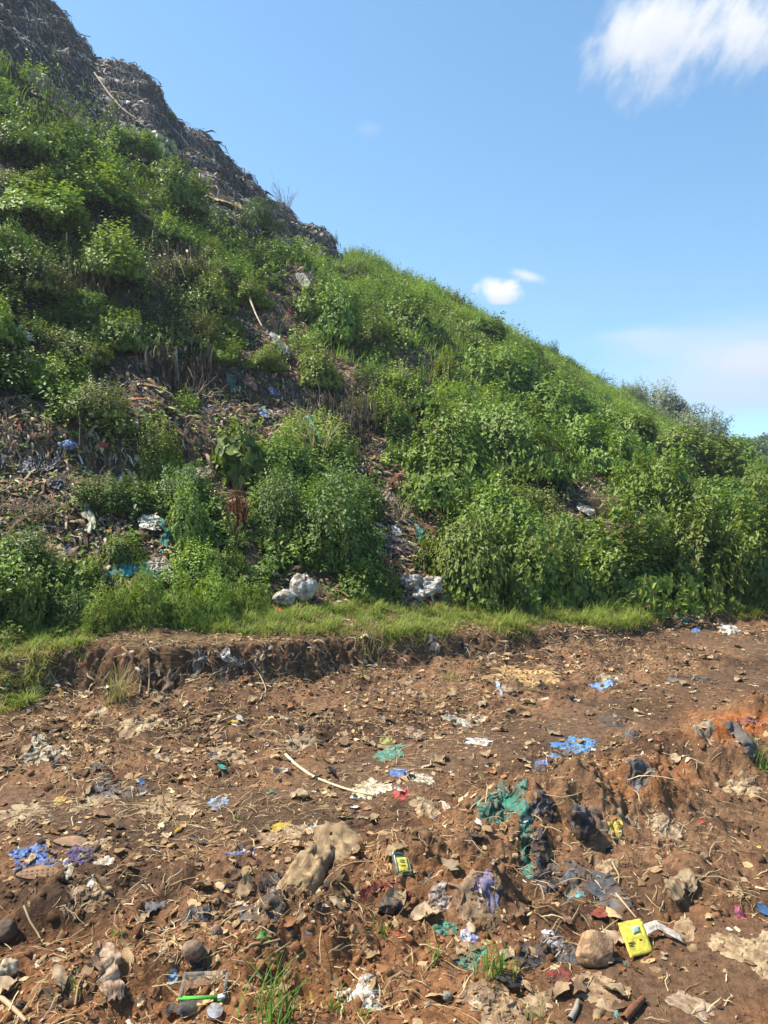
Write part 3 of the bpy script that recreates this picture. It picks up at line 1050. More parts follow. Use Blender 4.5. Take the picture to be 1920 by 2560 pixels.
def distant_tree(px, py, w, h, dist, seed, label):
    rng = np.random.default_rng(seed)
    d = ray(px, 1180)
    k = dist / math.hypot(d[0], d[1])
    p = np.array([d[0] * k, d[1] * k, -1.0])
    m = dist / F
    H = CAMZ + (1160 - py) * m + 1.0
    o = empty('tree', p, label, 'tree', 'distant trees beyond the slope')
    W = w * m * .5
    V, f = tube([[0, 0, 0], [.1, 0, H * .3], [0, .1, H * .75]], [.3, .22, .08], 8)
    parts = [(V, f)]
    for i in range(7):
        a = i * .9
        parts.append(tube([[0, 0, H * (.25 + .05 * i)], [W * .4 * math.cos(a), W * .4 * math.sin(a), H * (.45 + .05 * i)], [W * .8 * math.cos(a), W * .8 * math.sin(a), H * (.55 + .05 * i)]], [.12, .08, .03], 5))
    V, f = join(parts)
    link('trunk', mesh('trunk', V, f, M_STEM, np.array([[.09, .07, .05]]) * np.ones((len(V), 1))), o)
    n = 5200
    cl = rng.normal(0, 1, (34, 3))
    cl = unit(cl) * rng.uniform(.35, .85, (34, 1))
    q = cl[rng.integers(34, size=n)] + unit(rng.normal(0, 1, (n, 3))) * rng.uniform(.1, .3, (n, 1))
    P = q * np.array([W, W, H * .42]) + np.array([0, 0, H * .58])
    N = unit(q + rng.normal(0, .5, (n, 3)) + np.array([0, 0, .5]))
    D = unit(rng.normal(0, 1, (n, 3)))
    L = rng.uniform(.25, .5, n)
    V, f, c = leaves(P, D, N, L, L * .33, pick(rng, n, 'dark', 0) * .9)
    link('crown', mesh('crown', V, f, M_LEAF, c), o)


distant_tree(1862, 1092, 110, 70, 100, 1, 'leftmost distant tree with a pale domed crown beyond the end of the slope')
distant_tree(1925, 1082, 130, 70, 115, 2, 'distant tree cut by the right photo edge, tallest against the sky')
distant_tree(1990, 1090, 150, 70, 120, 3, 'distant tree beyond the right photo edge')
distant_tree(1895, 1112, 90, 60, 85, 4, 'low distant tree in front of the two taller ones beyond the slope')
distant_tree(1825, 1110, 60, 40, 110, 5, 'small distant tree peeping over the right end of the skyline')
# ------------------------------------------------------------------ litter that nobody could count
def ico(sub):
    t = (1 + 5 ** .5) / 2
    V = np.array([(-1, t, 0), (1, t, 0), (-1, -t, 0), (1, -t, 0), (0, -1, t), (0, 1, t), (0, -1, -t), (0, 1, -t), (t, 0, -1), (t, 0, 1), (-t, 0, -1), (-t, 0, 1)], float)
    V = unit(V)
    Fc = np.array([(0, 11, 5), (0, 5, 1), (0, 1, 7), (0, 7, 10), (0, 10, 11), (1, 5, 9), (5, 11, 4), (11, 10, 2), (10, 7, 6), (7, 1, 8),
                   (3, 9, 4), (3, 4, 2), (3, 2, 6), (3, 6, 8), (3, 8, 9), (4, 9, 5), (2, 4, 11), (6, 2, 10), (8, 6, 7), (9, 8, 1)])
    for _ in range(sub):
        cache, V, out = {}, list(V), []

        def md(a, b):
            k = (min(a, b), max(a, b))
            if k not in cache:
                cache[k] = len(V)
                v = V[a] + V[b]
                V.append(v / np.linalg.norm(v))
            return cache[k]
        for a, b, c in Fc:
            ab, bc, ca = md(a, b), md(b, c), md(c, a)
            out += [(a, ab, ca), (b, bc, ab), (c, ca, bc), (ab, bc, ca)]
        V, Fc = np.array(V), np.array(out)
    return V, Fc


def stone_shape(seed, sub=2, squash=.7, ang=.35):
    V, f = ico(sub)
    d = 1 + ang * fbm3(V, .9, 3, seed)
    rng = np.random.default_rng(seed)
    for _ in range(5):                                    # flat broken faces
        n = unit(rng.normal(0, 1, 3))
        k = V @ n
        lim = rng.uniform(.55, .85)
        d = np.where(k * d > lim, lim / np.maximum(k, .01), d)
    return V * d[:, None] * np.array([1, rng.uniform(.7, 1), squash]), f


def chip_shape(seed, nu=6, nv=4, lens=True, curl=1.0):
    """a curled dry leaf or torn scrap, length about 1"""
    rng = np.random.default_rng(seed)
    u, v = np.meshgrid(np.linspace(-1, 1, nu), np.linspace(-1, 1, nv), indexing='ij')
    if lens:
        w = (1 - np.abs(u) ** 1.8) * .9 + .08
    else:
        w = .75 + .35 * rng.normal(0, 1, (nu, 1)) * .5
    x = .5 * u + rng.normal(0, .025, u.shape)
    y = .5 * v * w * rng.uniform(.35, .8) + rng.normal(0, .03, u.shape)
    z = curl * (rng.uniform(-.5, .6) * .5 * y * y * 4 + rng.uniform(-.25, .35) * u * u * .5 + rng.uniform(-.3, .3) * u * v * .3) + rng.normal(0, .035, u.shape) * curl
    V = np.stack([x, y, z - z.min()], -1).reshape(-1, 3)
    return V, grid_faces(nu, nv)


def ribbons(P, D, N, L, W, curl, col, rng, seg=4):
    """torn strips: D along, N off the surface"""
    D = unit(D)
    S = unit(np.cross(D, N))
    rows = []
    n = len(P)
    o = np.zeros(n)
    for k in range(seg + 1):
        u = k / seg
        c = P + D * (L * (u - .15 * curl * u * u))[:, None] + N * (np.sin(u * math.pi) * curl * L * .25)[:, None] + S * (o * L)[:, None]
        o = o + rng.normal(0, .06, n)
        w = (W * .5 * rng.uniform(.55, 1.15, n) * (1 if k < seg else .4))[:, None]
        rows += [c - S * w, c + S * w + N * w * rng.normal(0, .5, (n, 1))]
    V = np.stack(rows, 1)
    b = np.arange(n) * (2 * seg + 2)
    f = np.concatenate([np.stack([b + 2 * k, b + 2 * k + 1, b + 2 * k + 3, b + 2 * k + 2], 1) for k in range(seg)])
    return V.reshape(-1, 3), f, np.repeat(col, 2 * seg + 2, 0)


def palette(rng, n, rows):
    """rows: (weight, rgb)"""
    w = np.array([r[0] for r in rows], float)
    c = np.array([r[1] for r in rows])
    k = rng.choice(len(rows), n, p=w / w.sum())
    return c[k] * rng.uniform(.65, 1.25, (n, 1))


ROAD_PAL = [(30, (.30, .19, .095)), (26, (.43, .28, .14)), (6, (.52, .38, .22)), (34, (.16, .095, .048)), (6, (.27, .12, .05)), (3, (.60, .55, .45)), (5, (.03, .03, .034)),
            (.2, (.07, .15, .30)), (.15, (.05, .22, .16)), (.3, (.42, .27, .05)), (.2, (.33, .08, .05))]
WASTE_PAL = [(26, (.24, .17, .10)), (18, (.38, .29, .18)), (7, (.50, .41, .28)), (30, (.12, .08, .05)), (18, (.045, .037, .03)), (1.2, (.62, .58, .5)), (5, (.30, .13, .07)),
             (.4, (.02, .26, .22)), (.4, (.05, .14, .42)), (.4, (.45, .06, .04)), (.6, (.5, .38, .05))]


def road_points(rng, n, rmin=1.9, over=.35):
    az = np.radians(rng.uniform(-31, 31, n))
    rs = np.interp(az, *T_SCARP)
    r = np.sqrt(rmin ** 2 + rng.random(n) * ((rs + over) ** 2 - rmin ** 2))
    x, y = r * np.sin(az), r * np.cos(az)
    return x, y, height(x, y)


def align(R, N):
    """turn rotations made for flat ground onto the slope of the ground"""
    z = np.array([0, 0, 1.0])
    X = unit(np.cross(np.array([0, 1.0, 0]), N))
    Y = np.cross(N, X)
    return np.stack([X, Y, N], -1) @ R


def build_litter():
    rng = np.random.default_rng(44)
    # dry leaves and scraps of paper
    shapes = [chip_shape(400 + i, lens=(i % 3 != 2), curl=1.2) for i in range(16)]
    parts, cols = [], []
    for i, (V, f) in enumerate(shapes):
        n = 2000
        x, y, z = road_points(rng, n, over=.7)
        px, py = project(x, y, z)
        dn = .5 + 1.3 * fbm(x, y, .8, 3, 501) - .55 * sstep(px, 1500, 1900) * sstep(py, 2250, 2450) - .2 * track_flat(x, y)
        k = rng.random(n) < np.clip(dn, .08, 1)
        x, y, z = x[k], y[k], z[k]
        n = len(x)
        s = np.exp(rng.normal(math.log(.021), .58, n)).clip(.008, .085)
        R = align(rand_rot(rng, n, .28), normals(x, y, .05)) * (s * 1.0)[:, None, None]
        W, ff = tile(V, f, R, np.stack([x, y, z - .002], 1))
        parts.append((W, ff))
        cols.append(np.repeat(palette(rng, n, ROAD_PAL), len(V), 0))
    V, f = join(parts)
    o = link('leaf_litter', mesh('leaf_litter', V, f, M_LITTER, np.concatenate(cols)))
    tag(o, 'small dry leaves and torn scraps strewn all over the dirt road', 'litter', kind='stuff')
    # straw, stalks and fibres
    n = 21000
    x, y, z = road_points(rng, n)
    k = rng.random(n) < np.clip(.55 + 1.2 * fbm(x, y, .6, 3, 511) - .3 * track_flat(x, y), .08, 1)
    x, y, z = x[k], y[k], z[k]
    n = len(x)
    a = rng.uniform(0, 6.28, n)
    N = normals(x, y, .05)
    D = unit(np.stack([np.cos(a), np.sin(a), rng.normal(.05, .22, n)], 1))
    D = unit(D - .8 * (D * N).sum(1, keepdims=True) * N)
    L = np.exp(rng.normal(math.log(.06), .55, n)).clip(.02, .26)
    c = palette(rng, n, [(5, (.42, .30, .15)), (3, (.50, .40, .23)), (3, (.22, .13, .06)), (1, (.30, .16, .07))])
    V, f, c = ribbons(np.stack([x, y, z + .006], 1), D, N, L, rng.uniform(.0018, .0045, n), rng.uniform(-.1, .6, n), c, rng, 4)
    o = link('straw', mesh('straw', V, f, M_LITTER, c))
    tag(o, 'straw and thin dry stalks lying over the dirt road', 'straw', kind='stuff')
    # clods and crumbs of soil, gravel
    Vs, cs, os_ = [], [], 0
    for i in range(10):
        V, f = stone_shape(600 + i, 1, .75, .75)
        n = 760
        x, y, z = road_points(rng, n, over=.3)
        k = rng.random(n) < np.clip(.6 + 1.2 * fbm(x, y, .5, 3, 521) - .75 * track_flat(x, y) + .3 * (seg_dist(x, y, RIDGE) < .4) - .25, .03, 1)
        x, y, z = x[k], y[k], z[k]
        n = len(x)
        s = np.exp(rng.normal(math.log(.012), .5, n)).clip(.005, .024)
        W, ff = tile(V, f, rand_rot(rng, n, 1.0) * s[:, None, None], np.stack([x, y, z - s * .12], 1))
        Vs.append((W, ff))
        cs.append(np.repeat(soil_col(x, y, z) * rng.uniform(.75, 1.1, (n, 1)), len(V), 0))
    V, f = join(Vs)
    o = link('soil_clods', mesh('soil_clods', V, f, M_CLOD, np.concatenate(cs)))
    tag(o, 'crumbling brown clods of soil all over the dirt road', 'soil', kind='stuff')
    Vs, cs = [], []
    for i in range(6):
        V, f = stone_shape(650 + i, 0, .8, .5)
        n = 4000
        x, y, z = road_points(rng, n, over=.3)
        px, py = project(x, y, z)
        k = rng.random(n) < np.clip(.35 + 1.2 * fbm(x, y, .5, 3, 531) + .5 * sstep(py, 2150, 2400) - .5 * track_flat(x, y), .05, 1)
        x, y, z = x[k], y[k], z[k]
        n = len(x)
        s = np.exp(rng.normal(math.log(.0055), .4, n)).clip(.002, .014)
        W, ff = tile(V, f, rand_rot(rng, n, 1.0) * s[:, None, None], np.stack([x, y, z + s * .3], 1))
        Vs.append((W, ff))
        c = soil_col(x, y, z) * rng.uniform(.75, 1.25, (n, 1))
        pal = rng.random(n) < .03
        c[pal] = np.array([.42, .33, .24]) * rng.uniform(.6, 1.3, (pal.sum(), 1))
        cs.append(np.repeat(c, len(V), 0))
    V, f = join(Vs)
    o = link('gravel', mesh('gravel', V, f, M_CLOD, np.concatenate(cs)))
    tag(o, 'fine gravel and crumbs of red brown soil', 'gravel', kind='stuff')
    # roots and rags sticking out of the cut face of the bank
    n = 1000
    az = np.radians(rng.uniform(-31, 24, n))
    rs = np.interp(az, *T_SCARP)
    r = rs + rng.uniform(-.10, .22, n)
    x, y = r * np.sin(az), r * np.cos(az)
    _, _, rw, _ = zones(x, y)
    r = rw + rng.uniform(-.12, .14, n)
    x, y = r * np.sin(az), r * np.cos(az)
    N = normals(x, y, .05)
    a = rng.uniform(0, 6.28, n)
    D = np.stack([np.cos(a), np.sin(a) * .4, -.45 - .5 * rng.random(n)], 1)
    D = D - .9 * (D * N).sum(1, keepdims=True) * N
    c = palette(rng, n, [(6, (.20, .12, .06)), (4, (.36, .26, .15)), (1, (.5, .42, .30)), (5, (.10, .062, .038))])
    V, f, c = ribbons(np.stack([x, y, height(x, y) + .008], 1), D, N, rng.uniform(.03, .15, n), np.exp(rng.normal(math.log(.010), .7, n)).clip(.003, .05), rng.uniform(-.2, .9, n), c, rng, 4)
    o = link('bank_roots', mesh('bank_roots', V, f, M_LITTER, c))
    tag(o, 'roots, stalks and buried scraps poking out of the cut face of the bank', 'roots', kind='stuff')
    # waste of the hill: shreds hanging down the faces, scraps lying on the ledges
    for name, n, top, lab in (('cliff_waste', 120000, True, 'grey and brown shreds of waste hanging down the dark upper face'), ('slope_waste', 210000, False, 'shredded waste and scraps lying bare between the bushes of the slope')):
        az = np.radians(rng.uniform(-31, -1 if top else 31, n))
        r0, r1 = np.interp(az, *T_TOE), np.interp(az, *R1)
        t = rng.uniform(.30, 1.08, n) if top else rng.random(n) ** 2.0 * .95
        r = r0 + (r1 - r0) * t
        x, y = r * np.sin(az), r * np.cos(az)
        z = height(x, y)
        w, tp = waste_mask(x, y, z)
        k = (tp > .4) if top else ((w > .3) & (tp < .6))
        x, y, z, r = x[k], y[k], z[k], r[k]
        n = len(x)
        N = normals(x, y, .25)
        steep = 1 - N[:, 2]
        g = unit(np.stack([N[:, 0], N[:, 1], -np.hypot(N[:, 0], N[:, 1]) ** 2 / np.maximum(N[:, 2], .1)], 1))
        hang = rng.random(n) < np.clip(steep * 2.2, .1, .85)
        a = rng.uniform(0, 6.28, n)
        D = np.where(hang[:, None], g + rng.normal(0, .22, (n, 3)), np.stack([np.cos(a), np.sin(a), rng.normal(.15, .25, n)], 1))
        D = unit(D - .85 * (D * N).sum(1, keepdims=True) * N)
        sc = (.75 + .5 * sstep(r, 14, 30))
        L = np.exp(rng.normal(math.log(.10 if top else .095), .6, n)).clip(.025, .42 if top else .5) * sc
        W = L * np.where(hang, rng.uniform(.06, .25, n), rng.uniform(.06, .42, n))
        if top:
            L = L * np.where(hang, 1.7, 1.0)
        else:
            W = np.minimum(W, .045 * rng.uniform(.4, 1.3, n))
        c = palette(rng, n, WASTE_PAL) * np.array([1.02, .96, .88])
        if top:
            gm = c.mean(1, keepdims=True) * np.array([1.02, 1.0, .97]) * 1.35
            c = gm + (c - gm) * .35
            c = np.where(hang[:, None] & (rng.random(n) < .42)[:, None], np.array([.040, .037, .038]) * rng.uniform(.5, 2.0, (n, 1)), c)  # many hanging shreds near black: shade of the steep faces put into their colour
        V, f, c = ribbons(np.stack([x, y, z + .01], 1), D, N, L, W, rng.uniform(-.2, 1.3, n), c, rng, 3)
        o = link(name, mesh(name, V, f, M_WASTE, c))
        tag(o, lab, 'waste', kind='stuff')


build_litter()
# ------------------------------------------------------------------ single pieces of rubbish, stones and sticks
_rt = np.random.default_rng(2024)
MATS = {'film': M_FILM, 'cloth': M_CLOTH, 'paper': M_PAPER, 'stone': M_STONE, 'rubber': M_RUBBER, 'litter': M_LITTER}


def frame_at(px, py):
    p, t = hit(px, py)
    n = normals(np.array([p[0]]), np.array([p[1]]), .2)[0]
    d = ray(px, py)
    d = d / np.linalg.norm(d)
    s = max(.28, -float(n @ d))
    er = unit(np.array([d[0], d[1]]))
    et = np.array([er[1], -er[0]])
    return p, t / F * 1.0, s, n, et, er


DIRT = .72


def tone(V, base, alt, seed, lam):
    k = sstep(fbm3(V + 3.1, lam, 3, seed), -.15, .55)[:, None]
    c = np.asarray(base) * (1 - k) + np.asarray(alt) * k
    c = c * .86 + c.mean(1, keepdims=True) * .14
    d = DIRT * sstep(fbm3(V + 7.7, lam * .6, 3, seed + 50), -.35, .6)[:, None]
    return c * (1 - d) + np.array([.14, .082, .044]) * d


def settle(gx, gy, size, slack, seed, lift, puff=0.0, u=0, v=0):
    """lets a sheet larger than its footprint buckle, sag and lie on the ground, stuck to the soil here and there"""
    rng = np.random.default_rng(seed + 900)
    x0, x1, y0, y1 = gx.min() - size * .3, gx.max() + size * .3, gy.min() - size * .3, gy.max() + size * .3
    K = 44
    hx, hy = np.meshgrid(np.linspace(x0, x1, K), np.linspace(y0, y1, K), indexing='ij')
    H = height(hx, hy) + (lift if lift > .02 else 0)

    def ground(x, y):
        u = np.clip((x - x0) / (x1 - x0) * (K - 1), 0, K - 1.001)
        v = np.clip((y - y0) / (y1 - y0) * (K - 1), 0, K - 1.001)
        i, j = u.astype(int), v.astype(int)
        u, v = u - i, v - j
        return (H[i, j] * (1 - u) + H[i + 1, j] * u) * (1 - v) + (H[i, j + 1] * (1 - u) + H[i + 1, j + 1] * u) * v
    P = np.stack([gx, gy, ground(gx, gy)], -1)

    def dist(A, B):
        return np.linalg.norm(B - A, axis=-1, keepdims=True) * slack
    groups = []
    nu, nv = gx.shape
    for ax, n in ((0, nu), (1, nv)):
        for st, k in ((1, 1.0), (2, .05)):
            for p in range(2 * st):
                ia = np.array([i for i in range(p, n - st, 2 * st)])
                if len(ia):
                    sa = (ia, slice(None)) if ax == 0 else (slice(None), ia)
                    sb = (ia + st, slice(None)) if ax == 0 else (slice(None), ia + st)
                    groups.append((sa, sb, dist(P[sa], P[sb]) , k))
    for p in range(2):
        for q in (0, 1):
            ia = np.arange(p, nu - 1, 2)
            sa, sb = (ia, slice(q, nv - 1 + q)), (ia + 1, slice(1 - q, nv - q))
            groups.append((sa, sb, dist(P[sa], P[sb]), .5))
    lam = size * rng.uniform(.45, .7)
    P[..., 2] += size * (.10 + .16 * gn(gx / lam + seed, gy / lam, seed) + .12 * gn(gx / lam * 2.7, gy / lam * 2.7 + seed, seed + 1) + (.2 if puff else .06) * gn(gx / lam * 6, gy / lam * 6 + seed, seed + 2))
    P[..., 2] += size * puff * (1 - u * u) * (1 - v * v)
    pin = rng.random(gx.shape) < .035
    if puff:
        pin = (np.abs(u) > .98) | (v < -.98) & (rng.random(gx.shape) < .5)
    pin[0, 0] = pin[-1, -1] = True
    pz = ground(gx, gy) - size * .03
    P0 = P.copy()
    V = np.zeros_like(P)
    for it in range(26 if puff else 80):
        Q = P.copy()
        P = P + V * .88
        P[..., 2] -= size * (.0001 if puff else .0022)
        for _ in range(2):
            for sa, sb, r, k in groups:
                A, B = P[sa], P[sb]
                d = B - A
                L = np.linalg.norm(d, axis=-1, keepdims=True) + 1e-9
                c = (.5 * k) * (1 - r / L) * d
                P[sa] = A + c
                P[sb] = B - c
            P[pin, :2] = P0[pin, :2]
            P[pin, 2] = pz[pin]
        g = ground(P[..., 0], P[..., 1]) + .002
        low = (P[..., 2] < g) & ~pin
        P[..., 2] = np.where(low, g, P[..., 2])
        V = P - Q
        V[low, :2] *= .3
    return P


def patch(px, py, w, h,  rot=0, amp=.12, seed=0, n=26, edge=.3, fold=1.0, base=(.3, .3, .3), alt=None, lift=.004, drape=1.0, curl=0.0, path=None, fine=.65):
    """a crumpled sheet lying on the ground: outline irregular, real folds, following the soil below.
    path: the sheet runs along these photograph pixels as a strip of width h"""
    if path is None:
        p, m, s, nn, et, er = frame_at(px, py)
        n = 15 if curl else int(np.clip(w * .5, 14, 40))
        a, b = w * m * .46, h * m * .42 / s * max(nn[2], .35)
        u, v = np.meshgrid(np.linspace(-1, 1, n), np.linspace(-1, 1, n), indexing='ij')
        # square to rounded square
        q = .35
        uu, vv = u * np.sqrt(1 - q * v * v), v * np.sqrt(1 - q * u * u)
        th = np.arctan2(vv, uu)
        rr = np.maximum(np.abs(u), np.abs(v))
        k = 1 + edge * rr * (gn(np.cos(th) * 1.6 + seed, np.sin(th) * 1.6, seed) + .7 * gn(np.cos(th) * 4.5, np.sin(th) * 4.5 + seed, seed + 1) + .22 * np.abs(gn(np.cos(th) * 11, np.sin(th) * 11 + seed, seed + 12)))
        lx, ly = uu * k, vv * k
        c, s_ = math.cos(rot), math.sin(rot)
        X = lx * a
        Y = ly * b
        X, Y = X * c - Y * s_, X * s_ + Y * c
        size = min(a, b) * 1.35
        gx = p[0] + et[0] * X + er[0] * Y
        gy = p[1] + et[1] * X + er[1] * Y
        origin = p
    else:
        pts = np.array([hit(*q)[0] for q in path])
        m = np.linalg.norm(pts - np.array([0, 0, CAMZ]), axis=1).mean() / F
        nu = n * 2
        tt = np.linspace(0, len(pts) - 1, nu)
        ctr = np.stack([np.interp(tt, np.arange(len(pts)), pts[:, i]) for i in range(2)], 1)
        for _ in range(3):
            ctr[1:-1] = (ctr[:-2] + 2 * ctr[1:-1] + ctr[2:]) / 4
        tg = unit(np.gradient(ctr, axis=0))
        sd = np.stack([-tg[:, 1], tg[:, 0]], 1)
        nvv = max(6, n // 2)
        v = np.linspace(-1, 1, nvv)
        wid = h * m * .5 * (1 + edge * gn(np.arange(nu) * .23 + seed, np.zeros(nu), seed) * 1.6)
        wid = wid * np.minimum(1, .45 + np.minimum(np.arange(nu), nu - 1 - np.arange(nu)) / nu * 5)
        gx = ctr[:, 0][:, None] + sd[:, 0][:, None] * wid[:, None] * v
        gy = ctr[:, 1][:, None] + sd[:, 1][:, None] * wid[:, None] * v
        u = np.broadcast_to(np.linspace(-1, 1, nu)[:, None], gx.shape)
        v = np.broadcast_to(v, gx.shape)
        size = h * m * 1.2
        origin = pts[len(pts) // 2]
    P = settle(gx, gy, size, 1 + min(amp, .36) * 1.0, seed, lift, curl, u, v)
    gx, gy, z = P[..., 0], P[..., 1], P[..., 2]
    V = np.stack([gx, gy, z], -1).reshape(-1, 3) - origin
    f = grid_faces(*gx.shape)
    alt = alt if alt is not None else np.array(base) * .55
    return V, f, tone(V, base, alt, seed, size * .5), origin


def lump(px, py, w, h, seed, out=0.0, base=(.5, .5, .5), alt=None, ridge=.35, sink=.12, rot=0.0, ang=.0, sub=4, depth=.9):
    """a stuffed or balled-up bag, or a stone: a closed body with folds, resting on the ground"""
    p, t = hit(px, py)
    m = t / F
    V, f = ico(sub)
    d = 1 + ridge * (.6 * fbm3(V, .8, 2, seed) + .7 * (.35 - np.abs(vn3(V / .45 * np.array([1, 1, .5]), seed + 3))) + (.3 if ridge < .5 else .18) * (.35 - np.abs(vn3(V / .17, seed + 4))))
    if ang:
        rng = np.random.default_rng(seed)
        for _ in range(6):
            nn = unit(rng.normal(0, 1, 3))
            k = V @ nn
            lim = rng.uniform(.6, .85)
            d = np.where(k * d > lim, d + (lim / np.maximum(k, .01) - d) * ang, d)
    V = V * d[:, None]
    V = V / np.abs(V).max(0)
    V = V * np.array([w * m * .5, w * m * .5 * depth, h * m * .55])
    V[:, 2] += h * m * .5 * (1 - sink)
    c, s = math.cos(rot), math.sin(rot)
    V = V @ np.array([[c, s, 0], [-s, c, 0], [0, 0, 1]])
    V[:, 2] = np.maximum(V[:, 2], -.05)
    d = ray(px, py)
    d = d / np.linalg.norm(d)
    p = p - d * (out * w * m)
    return V, f, tone(V, base, alt if alt is not None else np.array(base) * .6, seed, w * m * .3), p


def one(name, cat, label, mat, data, group=None, smooth=True):
    V, f, c, o = data
    ob = link(name, mesh(name, V, f, MATS.get(mat, mat), c, smooth), None, o)
    return tag(ob, label, cat, group)


def thing_of(name, cat, label, loc, pieces, group=None):
    """pieces: (part name, material, data) with data in world space minus its own origin"""
    o = empty(name, loc, label, cat, group)
    for nm, mt, (V, f, c, org) in pieces:
        q = link(nm, mesh(nm, V, f, MATS.get(mt, mt), c, True), o, np.asarray(org) - np.asarray(loc))
    return o


TAN, TAN2 = (.36, .24, .12), (.24, .145, .065)
CREAM, CREAM2 = (.62, .54, .40), (.42, .32, .2)
BLACK, BLACK2 = (.028, .028, .031), (.075, .07, .07)
TEAL, TEAL2 = (.03, .22, .15), (.015, .11, .075)
BLUE, BLUE2 = (.06, .15, .34), (.03, .09, .20)
WHITE, WHITE2 = (.72, .69, .62), (.45, .40, .33)

# --- the large pieces in the road
a = patch(1250, 2022, 120, 46, .1, .30, 1, 36, .3, base=TEAL, alt=TEAL2)
b = patch(0, 0, 0, 26, 0, .25, 2, 26, .25, base=TEAL, alt=TEAL2, path=[(1292, 2010), (1312, 2050), (1316, 2110), (1322, 2190)])
thing_of('plastic_bag', 'bag', 'torn green plastic bag with a long tail draped over a heap of soil', a[3], [('bag_body', 'film', a), ('torn_tail', 'film', b)])
one('plastic_bag', 'bag', 'long black plastic strip hanging beside the tail of the torn green bag', 'film', patch(0, 0, 0, 46, 0, .22, 3, 30, .4, base=BLACK, alt=BLACK2, path=[(1330, 2075), (1352, 2120), (1368, 2170), (1366, 2225)]))
one('plastic_bag', 'bag', 'black plastic behind the torn green bag', 'film', patch(1360, 2015, 60, 46, .3, .3, 4, 24, .4, base=BLACK, alt=(.10, .095, .1)))
one('plastic_bag', 'bag', 'crumpled black bag standing upright, right of the green bag and left of a yellow scrap', 'film', lump(1450, 2088, 62, 72, 5, base=BLACK, alt=(.09, .085, .085), ridge=.7))
one('cloth', 'cloth', 'dark grey cloth with a bluish edge spread right of the hanging black strip', 'cloth', patch(0, 0, 0, 58, 0, .22, 6, 32, .4, base=(.075, .075, .078), alt=(.13, .15, .16), path=[(1398, 2190), (1440, 2185), (1490, 2200), (1530, 2240), (1545, 2290)]))
one('plastic_scrap', 'plastic scrap', 'small teal scrap below the dark grey cloth', 'film', patch(1435, 2240, 44, 20, .1, .15, 7, 14, base=(.08, .30, .30), alt=(.15, .2, .18)))
def crumpled_bag(px, py, w, h, tall, rot, seed, base, alt, n=15):
    """a stiff paper bag crushed into creased facets, higher along its open mouth"""
    rng = np.random.default_rng(seed)
    p, m, s, nn, et, er = frame_at(px, py)
    a, b, H = w * m * .5, h * m * .5 / s * max(nn[2], .35), tall * m
    u, v = np.meshgrid(np.linspace(-1, 1, n), np.linspace(-1, 1, n), indexing='ij')
    c, sn = math.cos(rot), math.sin(rot)
    ju, jv = u + rng.normal(0, .045, u.shape), v + rng.normal(0, .045, u.shape)
    k = 1 - .14 * (u * u * v * v) + .06 * gn(u * 2 + seed, v * 2, seed)
    X, Y = ju * k * a, jv * k * b
    X, Y = X * c - Y * sn, X * sn + Y * c
    gx, gy = p[0] + et[0] * X + er[0] * Y, p[1] + et[1] * X + er[1] * Y
    crease = 1 - 2.2 * np.abs(gn(u * 1.1 + v * .5 + seed, v * 1.5 - u * .4, seed + 1))
    crease2 = 1 - 2.2 * np.abs(gn(u * 2.6 - v + seed, v * 2.4, seed + 2))
    edge = np.clip(1 - np.maximum(np.abs(u), np.abs(v)), 0, .35) / .35
    mouth = np.clip((v - .35) / .65, 0, 1)
    z = H * (.55 * edge + .30 * crease * (.3 + .7 * edge) + .14 * crease2 + .45 * mouth * (.6 + .5 * np.sin(u * 3 + seed))) + rng.normal(0, .035, u.shape) * H
    g = height(gx, gy)
    gz = g * .6 + .4 * np.minimum(g, p[2] + .02) - .006
    V = np.stack([gx, gy, gz + np.maximum(z, -.01)], -1).reshape(-1, 3) - p
    q = grid_faces(n, n)
    flip = rng.random(len(q)) < .5
    t1 = np.where(flip[:, None], q[:, [0, 1, 2]], q[:, [0, 1, 3]])
    t2 = np.where(flip[:, None], q[:, [0, 2, 3]], q[:, [1, 2, 3]])
    return V, np.concatenate([t1, t2]), tone(V, base, alt, seed, a * .6), p


one('paper_bag', 'bag', 'large brown bag half buried in the foreground, left of the green and yellow packet', 'paper', crumpled_bag(770, 2198, 84, 92, 44, -.45, 8, (.38, .25, .11), (.24, .15, .065)), None, False)
one('paper_bag', 'bag', 'flatter brown bag lying behind the large half buried one', 'paper', crumpled_bag(846, 2112, 96, 52, 30, .25, 19, (.35, .235, .105), (.22, .14, .065)), None, False)
one('paper_sheet', 'paper', 'long crumpled tan sheet left of the two brown bags, under a yellow scrap', 'paper', patch(715, 2085, 140, 40, .35, .2, 10, 28, .35, base=TAN, alt=TAN2))
one('yellow_leaf', 'leaf', 'yellow torn leaf on the long crumpled tan sheet', 'litter', patch(700, 2070, 50, 16, .1, .2, 11, 12, .4, base=(.52, .36, .03), alt=(.40, .25, .02)))
one('plastic_bag', 'bag', 'dark grey plastic strip lying bent left of the large brown bag', 'film', patch(0, 0, 0, 40, 0, .22, 12, 30, .4, base=(.06, .06, .062), alt=(.11, .105, .1), path=[(690, 2180), (680, 2220), (678, 2270), (640, 2288), (590, 2280)]))
one('plastic_bag', 'bag', 'dark folded plastic scrap left of the bent dark grey strip', 'film', patch(508, 2282, 80, 30, .1, .22, 13, 22, .35, base=(.05, .05, .05), alt=(.10, .09, .085)))
one('plastic_bag', 'bag', 'crumpled bright blue bag beside the sandal sole at the left', 'film', patch(85, 2145, 84, 52, .2, .36, 14, 32, .35, base=(.07, .14, .36), alt=(.10, .20, .42)))
